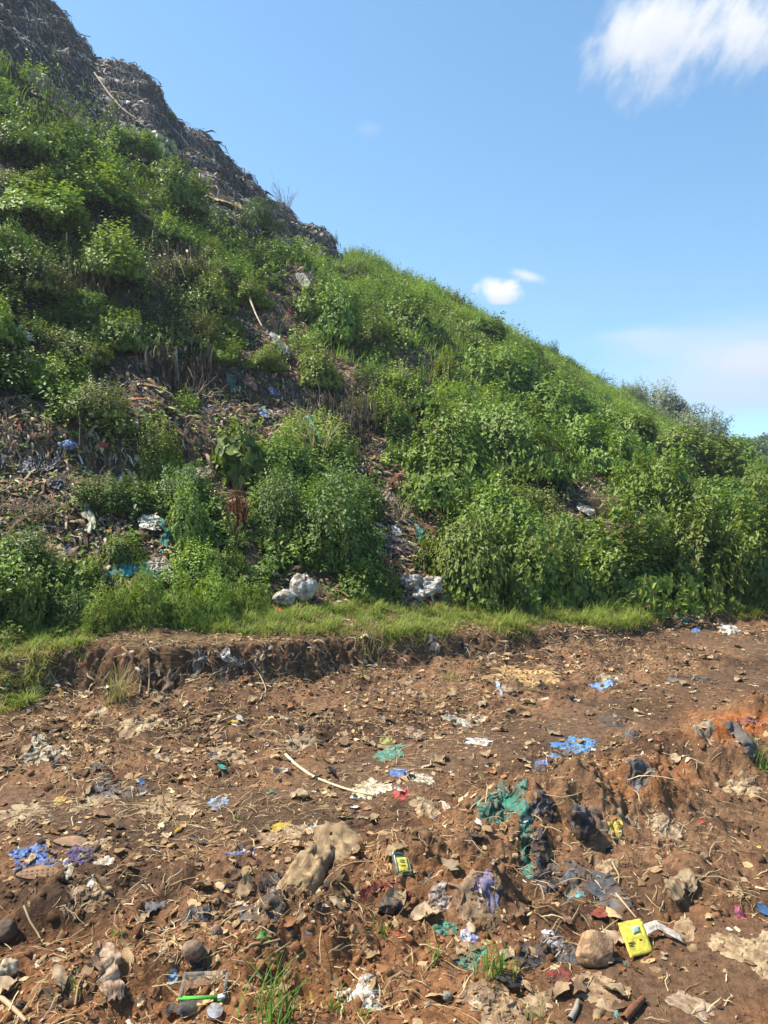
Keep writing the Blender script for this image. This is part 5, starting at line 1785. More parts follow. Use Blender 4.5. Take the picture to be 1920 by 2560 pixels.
# --- pieces farther up the road
for nm, cat, lab, mt, args in [
    ('plastic_bag', 'bag', 'green plastic bag in the middle of the road with a tan scrap on it', 'film', dict(px=975, py=1882, w=58, h=46, rot=-.3, amp=.28, seed=60, n=26, base=(.05, .26, .18), alt=(.12, .24, .14))),
    ('dry_leaf', 'leaf', 'yellow green leaf just behind the green bag in the middle of the road', 'litter', dict(px=965, py=1851, w=28, h=12, amp=.15, seed=61, n=12, base=(.34, .36, .08), alt=(.25, .28, .06))),
    ('plastic_bag', 'bag', 'blue plastic scrap left of the cream cloth in the middle of the road', 'film', dict(px=998, py=1933, w=38, h=24, amp=.3, seed=62, n=20, base=BLUE, alt=(.10, .2, .45))),
    ('cloth', 'cloth', 'cream cloth right of the blue scrap in the middle of the road', 'cloth', dict(px=1048, py=1946, w=74, h=24, rot=-.35, amp=.22, seed=63, n=24, base=CREAM, alt=CREAM2)),
    ('plastic_scrap', 'plastic scrap', 'bright red plastic scrap with a blue edge in the middle of the road', 'film', dict(px=1003, py=1984, w=36, h=20, rot=-.4, amp=.2, seed=64, n=16, base=(.62, .035, .025), alt=(.4, .02, .03))),
    ('cloth', 'cloth', 'cream torn cloth at the lower end of the long pale strap', 'cloth', dict(px=925, py=1972, w=80, h=44, rot=-.5, amp=.22, seed=65, n=26, edge=.5, base=(.66, .56, .36), alt=(.45, .35, .2))),
    ('plastic_scrap', 'plastic scrap', 'white shredded scrap at the right of the road middle', 'film', dict(px=1196, py=1855, w=54, h=16, rot=-.1, amp=.2, seed=66, n=20, edge=.6, base=(.75, .74, .72), alt=(.6, .56, .5))),
    ('plastic_bag', 'bag', 'torn light blue plastic bag spread over the road right of centre', 'film', dict(px=1440, py=1862, w=92, h=36, rot=-.3, amp=.28, seed=67, n=32, edge=.5, base=(.07, .28, .55), alt=(.04, .16, .38))),
    ('plastic_bag', 'bag', 'thin blue shred left of the torn light blue bag', 'film', dict(px=1395, py=1890, w=50, h=12, rot=-.15, amp=.2, seed=68, n=18, edge=.6, base=(.06, .2, .46), alt=(.06, .1, .2))),
    ('plastic_scrap', 'plastic scrap', 'small bright blue scrap in front of the torn light blue bag', 'film', dict(px=1355, py=1905, w=30, h=12, amp=.2, seed=69, n=14, base=(.06, .16, .55), alt=(.05, .12, .4))),
    ('plastic_bag', 'bag', 'black scrap beside the small bright blue scrap', 'film', dict(px=1345, py=1922, w=34, h=26, amp=.3, seed=70, n=18, base=BLACK, alt=BLACK2)),
    ('plastic_scrap', 'plastic scrap', 'blue oblong scrap on the road below a cream strip', 'film', dict(px=1508, py=1712, w=48, h=20, rot=-.5, amp=.15, seed=71, n=18, edge=.2, base=(.10, .27, .55), alt=(.2, .4, .62))),
    ('paper', 'paper', 'cream folded strip above the blue oblong scrap', 'paper', dict(px=1525, py=1694, w=56, h=14, rot=-.75, amp=.2, seed=72, n=18, edge=.2, base=(.52, .44, .3), alt=(.36, .28, .18))),
    ('plastic_net', 'net', 'heap of brown netting below the grass verge, right of centre', 'cloth', dict(px=1310, py=1695, w=160, h=74, rot=-.15, amp=.11, seed=73, n=60, edge=.6, base=(.50, .30, .10), alt=(.40, .23, .08), fine=1.1)),
    ('cloth', 'cloth', 'thin light blue string lying in front of the brown netting', 'cloth', dict(px=1246, py=1712, w=10, h=34, rot=.2, amp=.1, seed=74, n=12, base=(.35, .5, .6), alt=(.25, .4, .5))),
    ('plastic_bag', 'bag', 'black plastic shred flat on the road right of the brown netting', 'film', dict(px=1745, py=1696, w=56, h=14, rot=.1, amp=.2, seed=75, n=18, edge=.5, base=BLACK, alt=BLACK2)),
    ('plastic_bag', 'bag', 'dark grey shred lying flat in the right wheel track', 'film', dict(px=1530, py=1805, w=44, h=26, rot=.5, amp=.15, seed=76, n=18, edge=.4, base=(.05, .05, .05), alt=(.09, .085, .08))),
    ('plastic_bag', 'bag', 'dark plastic scrap above the torn light blue bag', 'film', dict(px=1580, py=1842, w=40, h=18, amp=.2, seed=77, n=18, edge=.4, base=(.05, .048, .05), alt=(.1, .09, .09))),
    ('plastic_bag', 'bag', 'grey striped plastic on the right heap, below the road', 'film', dict(px=1610, py=1912, w=56, h=40, rot=-.4, amp=.25, seed=78, n=22, edge=.4, base=(.09, .085, .085), alt=(.18, .16, .15))),
    ('paper', 'paper', 'pale crumpled paper at the far right of the road, under the bushes', 'paper', dict(px=1824, py=1571, w=40, h=24, amp=.4, seed=79, n=22, edge=.4, base=(.62, .58, .48), alt=(.4, .33, .24))),
    ('paper', 'paper', 'small flat pale scrap right of the crumpled paper under the bushes', 'paper', dict(px=1856, py=1582, w=26, h=8, amp=.15, seed=80, n=12, base=(.6, .54, .42), alt=(.4, .33, .24))),
    ('plastic_scrap', 'plastic scrap', 'blue scrap near the right end of the grass verge', 'film', dict(px=1738, py=1577, w=18, h=12, amp=.3, seed=81, n=14, base=(.06, .18, .5), alt=(.1, .25, .5))),
    ('plastic_scrap', 'plastic scrap', 'teal plastic sheet at the edge of the verge under the tall bush', 'film', dict(px=1700, py=1545, w=38, h=8, amp=.3, seed=82, n=16, base=(.06, .40, .34), alt=(.04, .25, .2))),
    ('plastic_bag', 'bag', 'dark plastic right of the teal sheet under the tall bush', 'film', dict(px=1740, py=1544, w=40, h=8, amp=.3, seed=83, n=16, base=(.05, .06, .07), alt=(.12, .14, .15))),
    ('plastic_scrap', 'plastic scrap', 'whitish plastic left of the teal sheet at the verge', 'film', dict(px=1652, py=1541, w=26, h=8, amp=.3, seed=84, n=14, base=(.45, .5, .45), alt=(.1, .3, .25))),
    ('cloth', 'cloth', 'faded pink rag on the heap of orange soil at the right', 'cloth', dict(px=1870, py=1802, w=74, h=20, rot=-.15, amp=.25, seed=85, n=24, edge=.35, base=(.32, .12, .10), alt=(.2, .07, .06))),
    ('rubber_strip', 'rubber strip', 'dark grey strip arching below the orange soil heap', 'rubber', dict(px=0, py=0, w=0, h=26, amp=.15, seed=86, n=22, edge=.2, lift=.03, base=(.085, .08, .075), alt=(.13, .12, .11), path=[(1812, 1826), (1845, 1838), (1868, 1870), (1880, 1905)])),
    ('paper', 'paper', 'pale tan stiff sheet left of the orange soil heap', 'paper', dict(px=1750, py=1812, w=56, h=34, rot=.3, amp=.12, seed=87, n=18, edge=.2, base=(.33, .24, .15), alt=(.26, .18, .1))),
    ('paper', 'paper', 'tan crumpled paper ball at the left end of the long pale strap', 'paper', dict(px=748, py=1862, w=64, h=40, rot=-.3, amp=.30, seed=88, n=24, edge=.3, base=(.38, .28, .17), alt=(.27, .18, .1))),
    ('paper', 'paper', 'broad curled tan paper left of the paper ball', 'paper', dict(px=572, py=1882, w=70, h=44, rot=.3, amp=.28, seed=89, n=24, edge=.35, base=(.42, .29, .15), alt=(.28, .18, .09))),
    ('paper', 'paper', 'tan stiff paper behind the green bag in the middle of the road', 'paper', dict(px=1038, py=1828, w=46, h=30, rot=-.15, amp=.18, seed=90, n=20, edge=.2, base=(.44, .30, .19), alt=(.34, .22, .13))),
    ('plastic_scrap', 'plastic scrap', 'pale greenish film right of the tan stiff paper', 'film', dict(px=1140, py=1805, w=42, h=32, rot=.6, amp=.2, seed=91, n=18, edge=.3, base=(.42, .38, .27), alt=(.3, .36, .3))),
    ('paper', 'paper', 'tan wrinkled paper right of the pale greenish film', 'paper', dict(px=1186, py=1804, w=44, h=30, rot=-.4, amp=.2, seed=92, n=18, edge=.3, base=(.44, .33, .2), alt=(.32, .22, .13))),
    ('paper', 'paper', 'largest crumpled tan paper below the left cut bank', 'paper', dict(px=362, py=1806, w=104, h=44, rot=-.05, amp=.28, seed=93, n=30, edge=.4, base=(.46, .33, .17), alt=(.30, .2, .1))),
    ('paper', 'paper', 'small crumpled tan paper between the cut bank and the largest crumpled one', 'paper', dict(px=243, py=1785, w=40, h=24, amp=.3, seed=94, n=18, edge=.4, base=(.44, .33, .19), alt=(.3, .2, .1))),
    ('paper', 'paper', 'pale shredded paper at the left, first of the light shreds', 'paper', dict(px=92, py=1882, w=50, h=36, amp=.3, seed=95, n=22, edge=.7, base=(.55, .46, .3), alt=(.38, .28, .15))),
    ('paper', 'paper', 'fibrous pale tuft right of the pale shredded paper', 'paper', dict(px=152, py=1890, w=38, h=24, amp=.35, seed=96, n=22, edge=.6, base=(.55, .47, .32), alt=(.4, .3, .17))),
    ('plastic_bag', 'bag', 'black torn plastic spread at the left of the road', 'film', dict(px=272, py=1972, w=54, h=40, amp=.3, seed=97, n=24, edge=.5, base=(.05, .05, .055), alt=(.12, .115, .12))),
    ('plastic_bag', 'bag', 'flat black plastic right of the black torn plastic', 'film', dict(px=340, py=1980, w=80, h=18, amp=.12, seed=98, n=22, edge=.6, base=(.035, .035, .04), alt=(.07, .065, .06))),
    ('plastic_scrap', 'plastic scrap', 'shiny bluish grey film in the road left of centre', 'film', dict(px=548, py=2008, w=42, h=26, amp=.25, seed=99, n=20, edge=.4, base=(.25, .33, .42), alt=(.08, .10, .14))),
    ('yellow_leaf', 'leaf', 'orange yellow leaf left of the black torn plastic', 'litter', dict(px=150, py=1998, w=24, h=14, amp=.2, seed=100, n=12, base=(.6, .36, .03), alt=(.5, .28, .02))),
    ('dry_leaf', 'leaf', 'big pile of dry tan leaves in the road left of the bluish film', 'litter', dict(px=420, py=2018, w=120, h=40, rot=-.2, amp=.22, seed=101, n=32, edge=.6, base=(.44, .31, .16), alt=(.30, .19, .09), fine=.8)),
    ('dry_leaf', 'leaf', 'pile of dry tan leaves at the left, left of the big pile', 'litter', dict(px=225, py=2010, w=90, h=34, rot=.2, amp=.22, seed=102, n=28, edge=.6, base=(.42, .31, .17), alt=(.28, .18, .09), fine=.8)),
    ('dry_leaf', 'leaf', 'flat tan leaves at the left photo edge, in the wheel track', 'litter', dict(px=60, py=2032, w=90, h=34, rot=.1, amp=.18, seed=103, n=26, edge=.5, base=(.40, .29, .16), alt=(.28, .18, .09), fine=.8)),
    ('dry_leaf', 'leaf', 'fan of dry leaf below the bright red scrap', 'litter', dict(px=1065, py=2015, w=60, h=40, rot=.3, amp=.22, seed=104, n=24, edge=.5, base=(.46, .33, .18), alt=(.3, .2, .1))),
    ('dry_leaf', 'leaf', 'white edged leaf scrap right of the fan of dry leaf', 'litter', dict(px=1115, py=2020, w=14, h=42, rot=.5, amp=.15, seed=105, n=16, base=(.6, .52, .4), alt=(.4, .3, .2))),
    ('dry_leaf', 'leaf', 'curled tan leaf cluster on soil below the sandal sole', 'litter', dict(px=215, py=2250, w=90, h=50, rot=.1, amp=.28, seed=106, n=28, edge=.5, base=(.40, .27, .14), alt=(.25, .15, .07), fine=.7)),
    ('dry_leaf', 'leaf', 'dry leaf pile right of the oval sole', 'litter', dict(px=235, py=2118, w=70, h=34, rot=-.3, amp=.25, seed=107, n=24, edge=.5, base=(.42, .29, .15), alt=(.27, .17, .08))),
    ('dry_leaf', 'leaf', 'white flat leaf scrap right of the purple rag', 'litter', dict(px=258, py=2155, w=46, h=14, rot=.25, amp=.12, seed=108, n=16, edge=.3, base=(.58, .50, .38), alt=(.45, .36, .24))),
    ('plastic_scrap', 'plastic scrap', 'yellow scrap with a black edge right of the upright black bag', 'film', dict(px=1535, py=2065, w=32, h=32, rot=-.5, amp=.2, seed=109, n=16, edge=.25, base=(.62, .48, .02), alt=(.5, .36, .02))),
    ('dry_leaf', 'leaf', 'dark curled leaf left of the yellow scrap by the upright black bag', 'litter', dict(px=0, py=0, w=0, h=30, amp=.2, seed=110, n=20, edge=.2, base=(.14, .095, .065), alt=(.24, .16, .1), path=[(1482, 2015), (1490, 2040), (1515, 2075)])),
    ('dry_leaf', 'leaf', 'long tan leaf right of the yellow scrap by the upright black bag', 'litter', dict(px=0, py=0, w=0, h=28, amp=.2, seed=111, n=20, edge=.25, base=(.36, .25, .14), alt=(.24, .15, .08), path=[(1535, 2040), (1570, 2058), (1600, 2072)])),
    ('dry_leaf', 'leaf', 'broad pale leaf on the right heap, right of the long tan leaf', 'litter', dict(px=1660, py=2062, w=80, h=44, rot=-.2, amp=.22, seed=112, n=24, edge=.4, base=(.42, .30, .17), alt=(.28, .18, .09))),
    ('plastic_scrap', 'plastic scrap', 'small yellow scrap near the right photo edge', 'film', dict(px=1893, py=2118, w=14, h=8, amp=.1, seed=113, n=8, base=(.62, .5, .03), alt=(.55, .42, .02))),
    ('plastic_scrap', 'plastic scrap', 'pink scrap near the right photo edge', 'film', dict(px=1852, py=2292, w=20, h=24, rot=.5, amp=.15, seed=114, n=10, base=(.58, .10, .22), alt=(.45, .06, .15))),
    ('plastic_scrap', 'plastic scrap', 'red scrap on the road at the right, above the broad soil heap', 'film', dict(px=1755, py=2052, w=16, h=10, amp=.1, seed=115, n=8, base=(.5, .04, .03), alt=(.4, .03, .02))),
    ('plastic_scrap', 'plastic scrap', 'teal strip at the bottom edge right of the folded dry leaf', 'film', dict(px=1542, py=2525, w=12, h=34, amp=.1, seed=116, n=10, base=(.10, .34, .34), alt=(.06, .2, .2))),
    ('plastic_scrap', 'plastic scrap', 'teal scrap left of the yellow carton', 'film', dict(px=1555, py=2405, w=34, h=14, amp=.15, seed=117, n=12, base=(.07, .26, .22), alt=(.05, .16, .14))),
    ('plastic_scrap', 'plastic scrap', 'bright green leaf scrap below the bent dark grey strip', 'film', dict(px=660, py=2340, w=32, h=12, rot=.2, amp=.15, seed=118, n=10, base=(.08, .40, .03), alt=(.15, .45, .06))),
    ('plastic_scrap', 'plastic scrap', 'light blue scrap left of the transparent box', 'film', dict(px=434, py=2444, w=22, h=14, amp=.15, seed=119, n=10, base=(.25, .4, .55), alt=(.15, .28, .42))),
    ('plastic_scrap', 'plastic scrap', 'yellow scrap right of the striped brown packet', 'film', dict(px=186, py=2468, w=16, h=22, rot=.4, amp=.15, seed=120, n=10, base=(.6, .46, .03), alt=(.45, .34, .03))),
]:
    one(nm, cat, lab, mt, patch(**args))

stick([(714, 1890), (735, 1912), (780, 1945), (835, 1967), (885, 1983), (935, 1992)], .010, (.58, .46, .28), 'long pale strap curving across the middle of the road', 'strap', 'strap')
stick([(640, 1765), (668, 1730), (650, 1690), (622, 1652)], .006, (.40, .30, .19), 'thin root hanging down the cut bank under the white rag', 'root', 'root')
stick([(372, 1650), (374, 1700), (370, 1745)], .010, (.22, .14, .08), 'left of two dark roots hanging down the cut bank', 'root', 'root')
stick([(358, 1672), (352, 1710), (348, 1740)], .010, (.22, .14, .08), 'right of two dark roots hanging down the cut bank, forked', 'root', 'root')

# --- rags buried in the cut bank
for nm, cat, lab, mt, args in [
    ('cloth', 'cloth', 'white rag sticking out of the top of the cut bank', 'cloth', dict(px=570, py=1642, w=59, h=15, rot=-.2, amp=.3, seed=130, n=26, edge=.5, base=(.66, .60, .5), alt=(.4, .32, .22))),
    ('paper', 'paper', 'pale piece of stiff paper in the cut bank right of the white rag', 'paper', dict(px=650, py=1638, w=27, h=15, rot=.2, amp=.15, seed=131, n=18, edge=.2, base=(.5, .4, .28), alt=(.38, .28, .18))),
    ('plastic_bag', 'bag', 'brown buried bag bulging from the cut bank below the white rag', 'film', dict(px=590, py=1682, w=80, h=22, rot=.1, amp=.3, seed=132, n=30, edge=.3, base=(.20, .12, .07), alt=(.11, .065, .04))),
    ('plastic_bag', 'bag', 'dark grey bag at the top of the cut bank left of the white rag', 'film', dict(px=498, py=1642, w=36, h=22, rot=.1, amp=.3, seed=133, n=22, edge=.3, base=(.10, .095, .09), alt=(.3, .24, .17))),
    ('cloth', 'cloth', 'grey brown rag hanging in the cut bank between the roots and the white rag', 'cloth', dict(px=425, py=1700, w=36, h=20, rot=.3, amp=.3, seed=134, n=22, edge=.4, base=(.26, .19, .12), alt=(.14, .09, .055))),
    ('paper', 'paper', 'tan scrap pointing up at the foot of the cut bank', 'paper', dict(px=405, py=1748, w=44, h=11, rot=.3, amp=.25, seed=135, n=20, edge=.4, base=(.46, .35, .2), alt=(.3, .2, .1))),
    ('cloth', 'cloth', 'pale rag high in the cut bank right of centre', 'cloth', dict(px=1082, py=1600, w=24, h=20, rot=.1, amp=.3, seed=136, n=20, edge=.5, base=(.50, .40, .28), alt=(.32, .23, .14))),
    ('cloth', 'cloth', 'pale fold of cloth left of the pale rag high in the cut bank', 'cloth', dict(px=1022, py=1590, w=24, h=15, rot=-.4, amp=.3, seed=137, n=20, edge=.4, base=(.46, .36, .24), alt=(.12, .09, .07))),
    ('plastic_bag', 'bag', 'torn brown and yellow bag at the foot of the cut bank near the middle', 'film', dict(px=1052, py=1735, w=43, h=17, rot=-.3, amp=.3, seed=138, n=22, edge=.4, base=(.36, .28, .12), alt=(.22, .14, .07))),
    ('plastic_bag', 'bag', 'black scrap at the bank foot, left of the torn brown and yellow bag', 'film', dict(px=978, py=1738, w=27, h=13, amp=.3, seed=139, n=20, edge=.4, base=BLACK, alt=BLACK2)),
    ('cloth', 'cloth', 'reddish brown strip on soil left of the black scrap', 'cloth', dict(px=932, py=1722, w=14, h=20, amp=.2, seed=140, n=18, edge=.3, base=(.28, .13, .07), alt=(.16, .08, .04))),
    ('cloth', 'cloth', 'teal strap caught in the cut bank right of the white rag', 'cloth', dict(px=658, py=1690, w=9, h=13, amp=.1, seed=141, n=12, edge=.1, base=(.10, .28, .22), alt=(.08, .2, .16))),
]:
    one(nm, cat, lab, mt, patch(**args))

# --- rags and sacks on the slope
a = lump(757, 1498, 76, 72, 150, .4, base=(.66, .61, .50), alt=(.50, .42, .30), ridge=.45)
one('sack', 'sack', 'full white sack lying at the slope foot behind the verge', 'cloth', a)
one('sack', 'sack', 'small limp white bag left of the full white sack', 'cloth', lump(712, 1512, 60, 40, 151, .4, base=(.62, .58, .5), alt=(.42, .36, .27), ridge=.5))
for i, (px, py, w, h, lab) in enumerate([(1030, 1478, 60, 46, 'left bundle of the white rag heap at the end of the litter trail'), (1075, 1486, 64, 46, 'right bundle of the white rag heap at the end of the litter trail'), (1052, 1500, 50, 30, 'front bundle of the white rag heap at the end of the litter trail'), (1120, 1500, 40, 20, 'cream scrap lying right of the white rag heap')]):
    one('rag', 'rag', lab, 'cloth', lump(px, py, w, h, 155 + i, .35, base=(.62, .57, .48), alt=(.34, .28, .21), ridge=.75), None if i == 3 else 'heap of white rags')
for nm, cat, lab, mt, args in [
    ('plastic_net', 'net', 'teal netting heaped behind the weeds at the left slope foot', 'cloth', dict(px=345, py=1440, w=130, h=52, rot=-.1, amp=.4, seed=170, n=36, edge=.5, base=(.03, .33, .28), alt=(.02, .18, .15), lift=.08, fine=.7)),
    ('plastic_bag', 'bag', 'cream bag at the right end of the teal netting', 'film', dict(px=400, py=1437, w=60, h=34, rot=-.2, amp=.4, seed=171, n=24, edge=.3, base=(.55, .47, .36), alt=(.34, .27, .19), lift=.1)),
    ('cloth', 'cloth', 'tan see-through sheet hanging on the left slope above the weeds', 'cloth', dict(px=140, py=1435, w=60, h=90, rot=.3, amp=.2, seed=172, n=24, edge=.3, base=(.42, .31, .14), alt=(.26, .18, .08), lift=.12)),
    ('cloth', 'cloth', 'narrow cream strip of sheet upright in the left litter', 'cloth', dict(px=218, py=1312, w=26, h=80, rot=.15, amp=.2, seed=173, n=22, edge=.3, base=(.66, .60, .40), alt=(.48, .42, .26), lift=.10)),
    ('plastic_bag', 'bag', 'white bag in litter above the teal rag on the left slope', 'film', dict(px=378, py=1330, w=56, h=44, amp=.4, seed=174, n=24, edge=.3, base=(.68, .64, .52), alt=(.5, .42, .27), lift=.1)),
    ('cloth', 'cloth', 'cream sheet bulging from litter above the rounded bright bush', 'cloth', dict(px=480, py=1212, w=96, h=36, rot=.1, amp=.3, seed=175, n=28, edge=.3, base=(.60, .52, .36), alt=(.40, .31, .19), lift=.12)),
    ('cloth', 'cloth', 'teal rag hanging between bushes left of the rounded bright bush', 'cloth', dict(px=408, py=1360, w=26, h=70, rot=.1, amp=.25, seed=176, n=20, edge=.4, base=(.02, .25, .19), alt=(.015, .15, .12), lift=.12)),
    ('plastic_scrap', 'plastic scrap', 'teal scrap in the verge weeds left of the white sack', 'film', dict(px=600, py=1508, w=56, h=16, amp=.3, seed=177, n=18, edge=.5, base=(.04, .38, .33), alt=(.03, .22, .2), lift=.08)),
    ('plastic_bag', 'bag', 'white plastic in the weeds behind the feathery clumps', 'film', dict(px=450, py=1475, w=44, h=20, amp=.3, seed=178, n=18, edge=.4, base=(.66, .66, .66), alt=(.4, .4, .42), lift=.1)),
    ('plastic_bag', 'bag', 'teal bag standing on the black plastic of the litter trail', 'film', dict(px=1047, py=1345, w=20, h=36, amp=.35, seed=179, n=18, edge=.4, base=(.02, .42, .30), alt=(.02, .26, .2), lift=.06)),
    ('plastic_bag', 'bag', 'large black plastic sheet in the middle of the litter trail', 'film', dict(px=1000, py=1380, w=90, h=44, amp=.35, seed=180, n=30, edge=.4, base=(.045, .045, .05), alt=(.13, .13, .135), lift=.06)),
    ('plastic_bag', 'bag', 'round white bag at the left edge of the litter trail', 'film', dict(px=992, py=1334, w=24, h=26, amp=.4, seed=181, n=16, edge=.2, base=(.70, .68, .62), alt=(.5, .46, .4), lift=.05)),
    ('cloth', 'cloth', 'red rag low in the litter trail', 'cloth', dict(px=978, py=1416, w=28, h=22, rot=-.6, amp=.3, seed=182, n=16, edge=.5, base=(.45, .03, .03), alt=(.2, .03, .03), lift=.05)),
    ('cloth', 'cloth', 'tan sheet at the top of the litter trail beside the dark bank', 'cloth', dict(px=970, py=1250, w=60, h=30, amp=.3, seed=183, n=22, edge=.4, base=(.48, .38, .24), alt=(.3, .22, .13), lift=.06)),
    ('cloth', 'cloth', 'pale bag lying in the narrow gully on the right', 'cloth', dict(px=1461, py=1290, w=34, h=30, amp=.4, seed=184, n=20, edge=.2, base=(.62, .55, .46), alt=(.45, .36, .28), lift=.12)),
    ('cloth', 'cloth', 'long tan bag above the pale one in the narrow gully', 'cloth', dict(px=1410, py=1240, w=18, h=44, rot=.2, amp=.3, seed=185, n=18, edge=.3, base=(.46, .34, .22), alt=(.3, .2, .12), lift=.12)),
    ('burlap', 'cloth', 'tan burlap sheet spread at the foot of the dark waste face', 'cloth', dict(px=563, py=518, w=84, h=34, rot=-.3, amp=.25, seed=186, n=26, edge=.35, base=(.46, .32, .16), alt=(.34, .22, .1), lift=.2)),
    ('burlap', 'cloth', 'big brown tarpaulin hanging over the upper left slope', 'cloth', dict(px=0, py=0, w=0, h=70, amp=.2, seed=187, n=34, edge=.3, base=(.30, .23, .16), alt=(.20, .15, .10), lift=.25, path=[(100, 268), (140, 262), (172, 300), (195, 345)])),
    ('tarpaulin', 'tarpaulin', 'grey peaked tarpaulin among the bushes left of the pale broad-leaved plant', 'cloth', dict(px=336, py=408, w=60, h=36, amp=.4, seed=188, n=22, edge=.3, base=(.38, .34, .28), alt=(.24, .2, .16), lift=.3)),
    ('plastic_bag', 'bag', 'dark bag right of the grey peaked tarpaulin', 'film', dict(px=372, py=408, w=36, h=24, amp=.4, seed=189, n=18, edge=.3, base=(.05, .05, .05), alt=(.3, .24, .16), lift=.3)),
    ('cardboard', 'cardboard', 'pale cardboard piece leaning among bushes in the middle of the slope', 'paper', dict(px=757, py=742, w=30, h=36, rot=.5, amp=.06, seed=190, n=12, edge=.12, base=(.45, .40, .30), alt=(.36, .31, .22), lift=.35, drape=.7)),
    ('plastic_bag', 'bag', 'pale green and white plastic on the left slope among creeper', 'film', dict(px=58, py=885, w=44, h=20, rot=-.2, amp=.3, seed=191, n=18, edge=.3, base=(.55, .58, .42), alt=(.12, .3, .16), lift=.25)),
    ('plastic_scrap', 'plastic scrap', 'orange scrap on the left slope under creeper', 'film', dict(px=82, py=945, w=24, h=18, amp=.3, seed=192, n=12, base=(.6, .26, .10), alt=(.5, .4, .3), lift=.2)),
    ('plastic_scrap', 'plastic scrap', 'pale blue plastic in the middle of the slope, left of the olive mound', 'film', dict(px=325, py=862, w=44, h=18, rot=-.3, amp=.3, seed=193, n=18, edge=.4, base=(.55, .6, .62), alt=(.35, .4, .42), lift=.25)),
    ('cloth', 'cloth', 'teal rag hanging on the widest litter band of the slope', 'cloth', dict(px=580, py=968, w=20, h=40, rot=.3, amp=.3, seed=194, n=16, edge=.4, base=(.02, .24, .18), alt=(.02, .14, .11), lift=.08)),
    ('plastic_bag', 'bag', 'black bag beside the teal rag of the widest litter band', 'film', dict(px=595, py=950, w=34, h=26, amp=.35, seed=195, n=16, edge=.4, base=BLACK, alt=BLACK2, lift=.08)),
    ('cloth', 'cloth', 'pink rag right of the teal rag of the widest litter band', 'cloth', dict(px=628, py=968, w=24, h=32, rot=.2, amp=.3, seed=196, n=16, edge=.4, base=(.45, .22, .16), alt=(.3, .13, .09), lift=.08)),
    ('plastic_scrap', 'plastic scrap', 'blue plastic at the right of the widest litter band', 'film', dict(px=682, py=992, w=22, h=16, amp=.35, seed=197, n=14, edge=.4, base=(.05, .10, .36), alt=(.1, .16, .4), lift=.08)),
    ('plastic_scrap', 'plastic scrap', 'light blue plastic lower right on the widest litter band', 'film', dict(px=658, py=1045, w=24, h=16, amp=.35, seed=198, n=14, edge=.4, base=(.3, .42, .55), alt=(.15, .22, .34), lift=.08)),
    ('plastic_bag', 'bag', 'heap of black bags below the blue bag in the left litter', 'film', dict(px=100, py=1180, w=90, h=40, rot=.1, amp=.4, seed=199, n=28, edge=.5, base=(.05, .05, .055), alt=(.3, .3, .31), lift=.06)),
    ('plastic_bag', 'bag', 'black bag in the left litter, just below the heap of black bags', 'film', dict(px=140, py=1222, w=34, h=24, amp=.4, seed=200, n=18, edge=.4, base=(.03, .03, .05), alt=(.1, .1, .14), lift=.06)),
    ('plastic_scrap', 'plastic scrap', 'red plastic in litter right of the blue bag', 'film', dict(px=258, py=1132, w=20, h=14, amp=.3, seed=201, n=12, edge=.4, base=(.6, .08, .04), alt=(.4, .06, .03), lift=.08)),
    ('plastic_sheet', 'plastic sheet', 'orange torn sheet in litter left of the red plastic', 'film', dict(px=105, py=1105, w=60, h=14, rot=.2, amp=.3, seed=202, n=16, edge=.5, base=(.45, .20, .10), alt=(.3, .16, .1), lift=.08)),
    ('plastic_bag', 'bag', 'long pale yellow bag in litter below the upright leafy bush', 'film', dict(px=358, py=1185, w=40, h=22, rot=-.6, amp=.3, seed=203, n=18, edge=.3, base=(.52, .50, .3), alt=(.36, .32, .2), lift=.1)),
    ('plastic_bag', 'bag', 'white bag in the upper litter patch of the slope', 'film', dict(px=1010, py=940, w=34, h=14, amp=.3, seed=204, n=16, edge=.4, base=(.58, .54, .46), alt=(.4, .33, .26), lift=.1)),
    ('plastic_bag', 'bag', 'pale sheet at the lower left end of the upper litter patch', 'film', dict(px=700, py=880, w=30, h=40, rot=.5, amp=.3, seed=205, n=16, edge=.4, base=(.45, .42, .38), alt=(.28, .25, .22), lift=.12)),
]:
    one(nm, cat, lab, mt, patch(**args))

# blue bag: several bulges tied in one bag
p, t = hit(176, 1135)
V, f = ico(4)
d = 1 + .25 * fbm3(V, .7, 2, 210) + .25 * (.3 - np.abs(vn3(V / .35, 211)))
V = V * d[:, None] * np.array([34, 26, 22]) * (t / F) * .5
c = tone(V, (.05, .20, .58), (.25, .42, .70), 212, .05)
bag = empty('plastic_bag', p + np.array([0, -.05, .10]), 'bright blue knotted bag lying on the open litter of the left slope', 'bag')
link('bag_body', mesh('bag_body', V, f, M_FILM, c, True), bag)
V2, f2 = ico(3)
V2 = V2 * (1 + .4 * vn3(V2 / .4, 215))[:, None] * np.array([12, 10, 9]) * (t / F) * .5 + np.array([-16, -4, 2]) * (t / F)
link('knot', mesh('knot', V2, f2, M_FILM, tone(V2, (.45, .5, .55), (.2, .35, .6), 213, .03), True), bag)

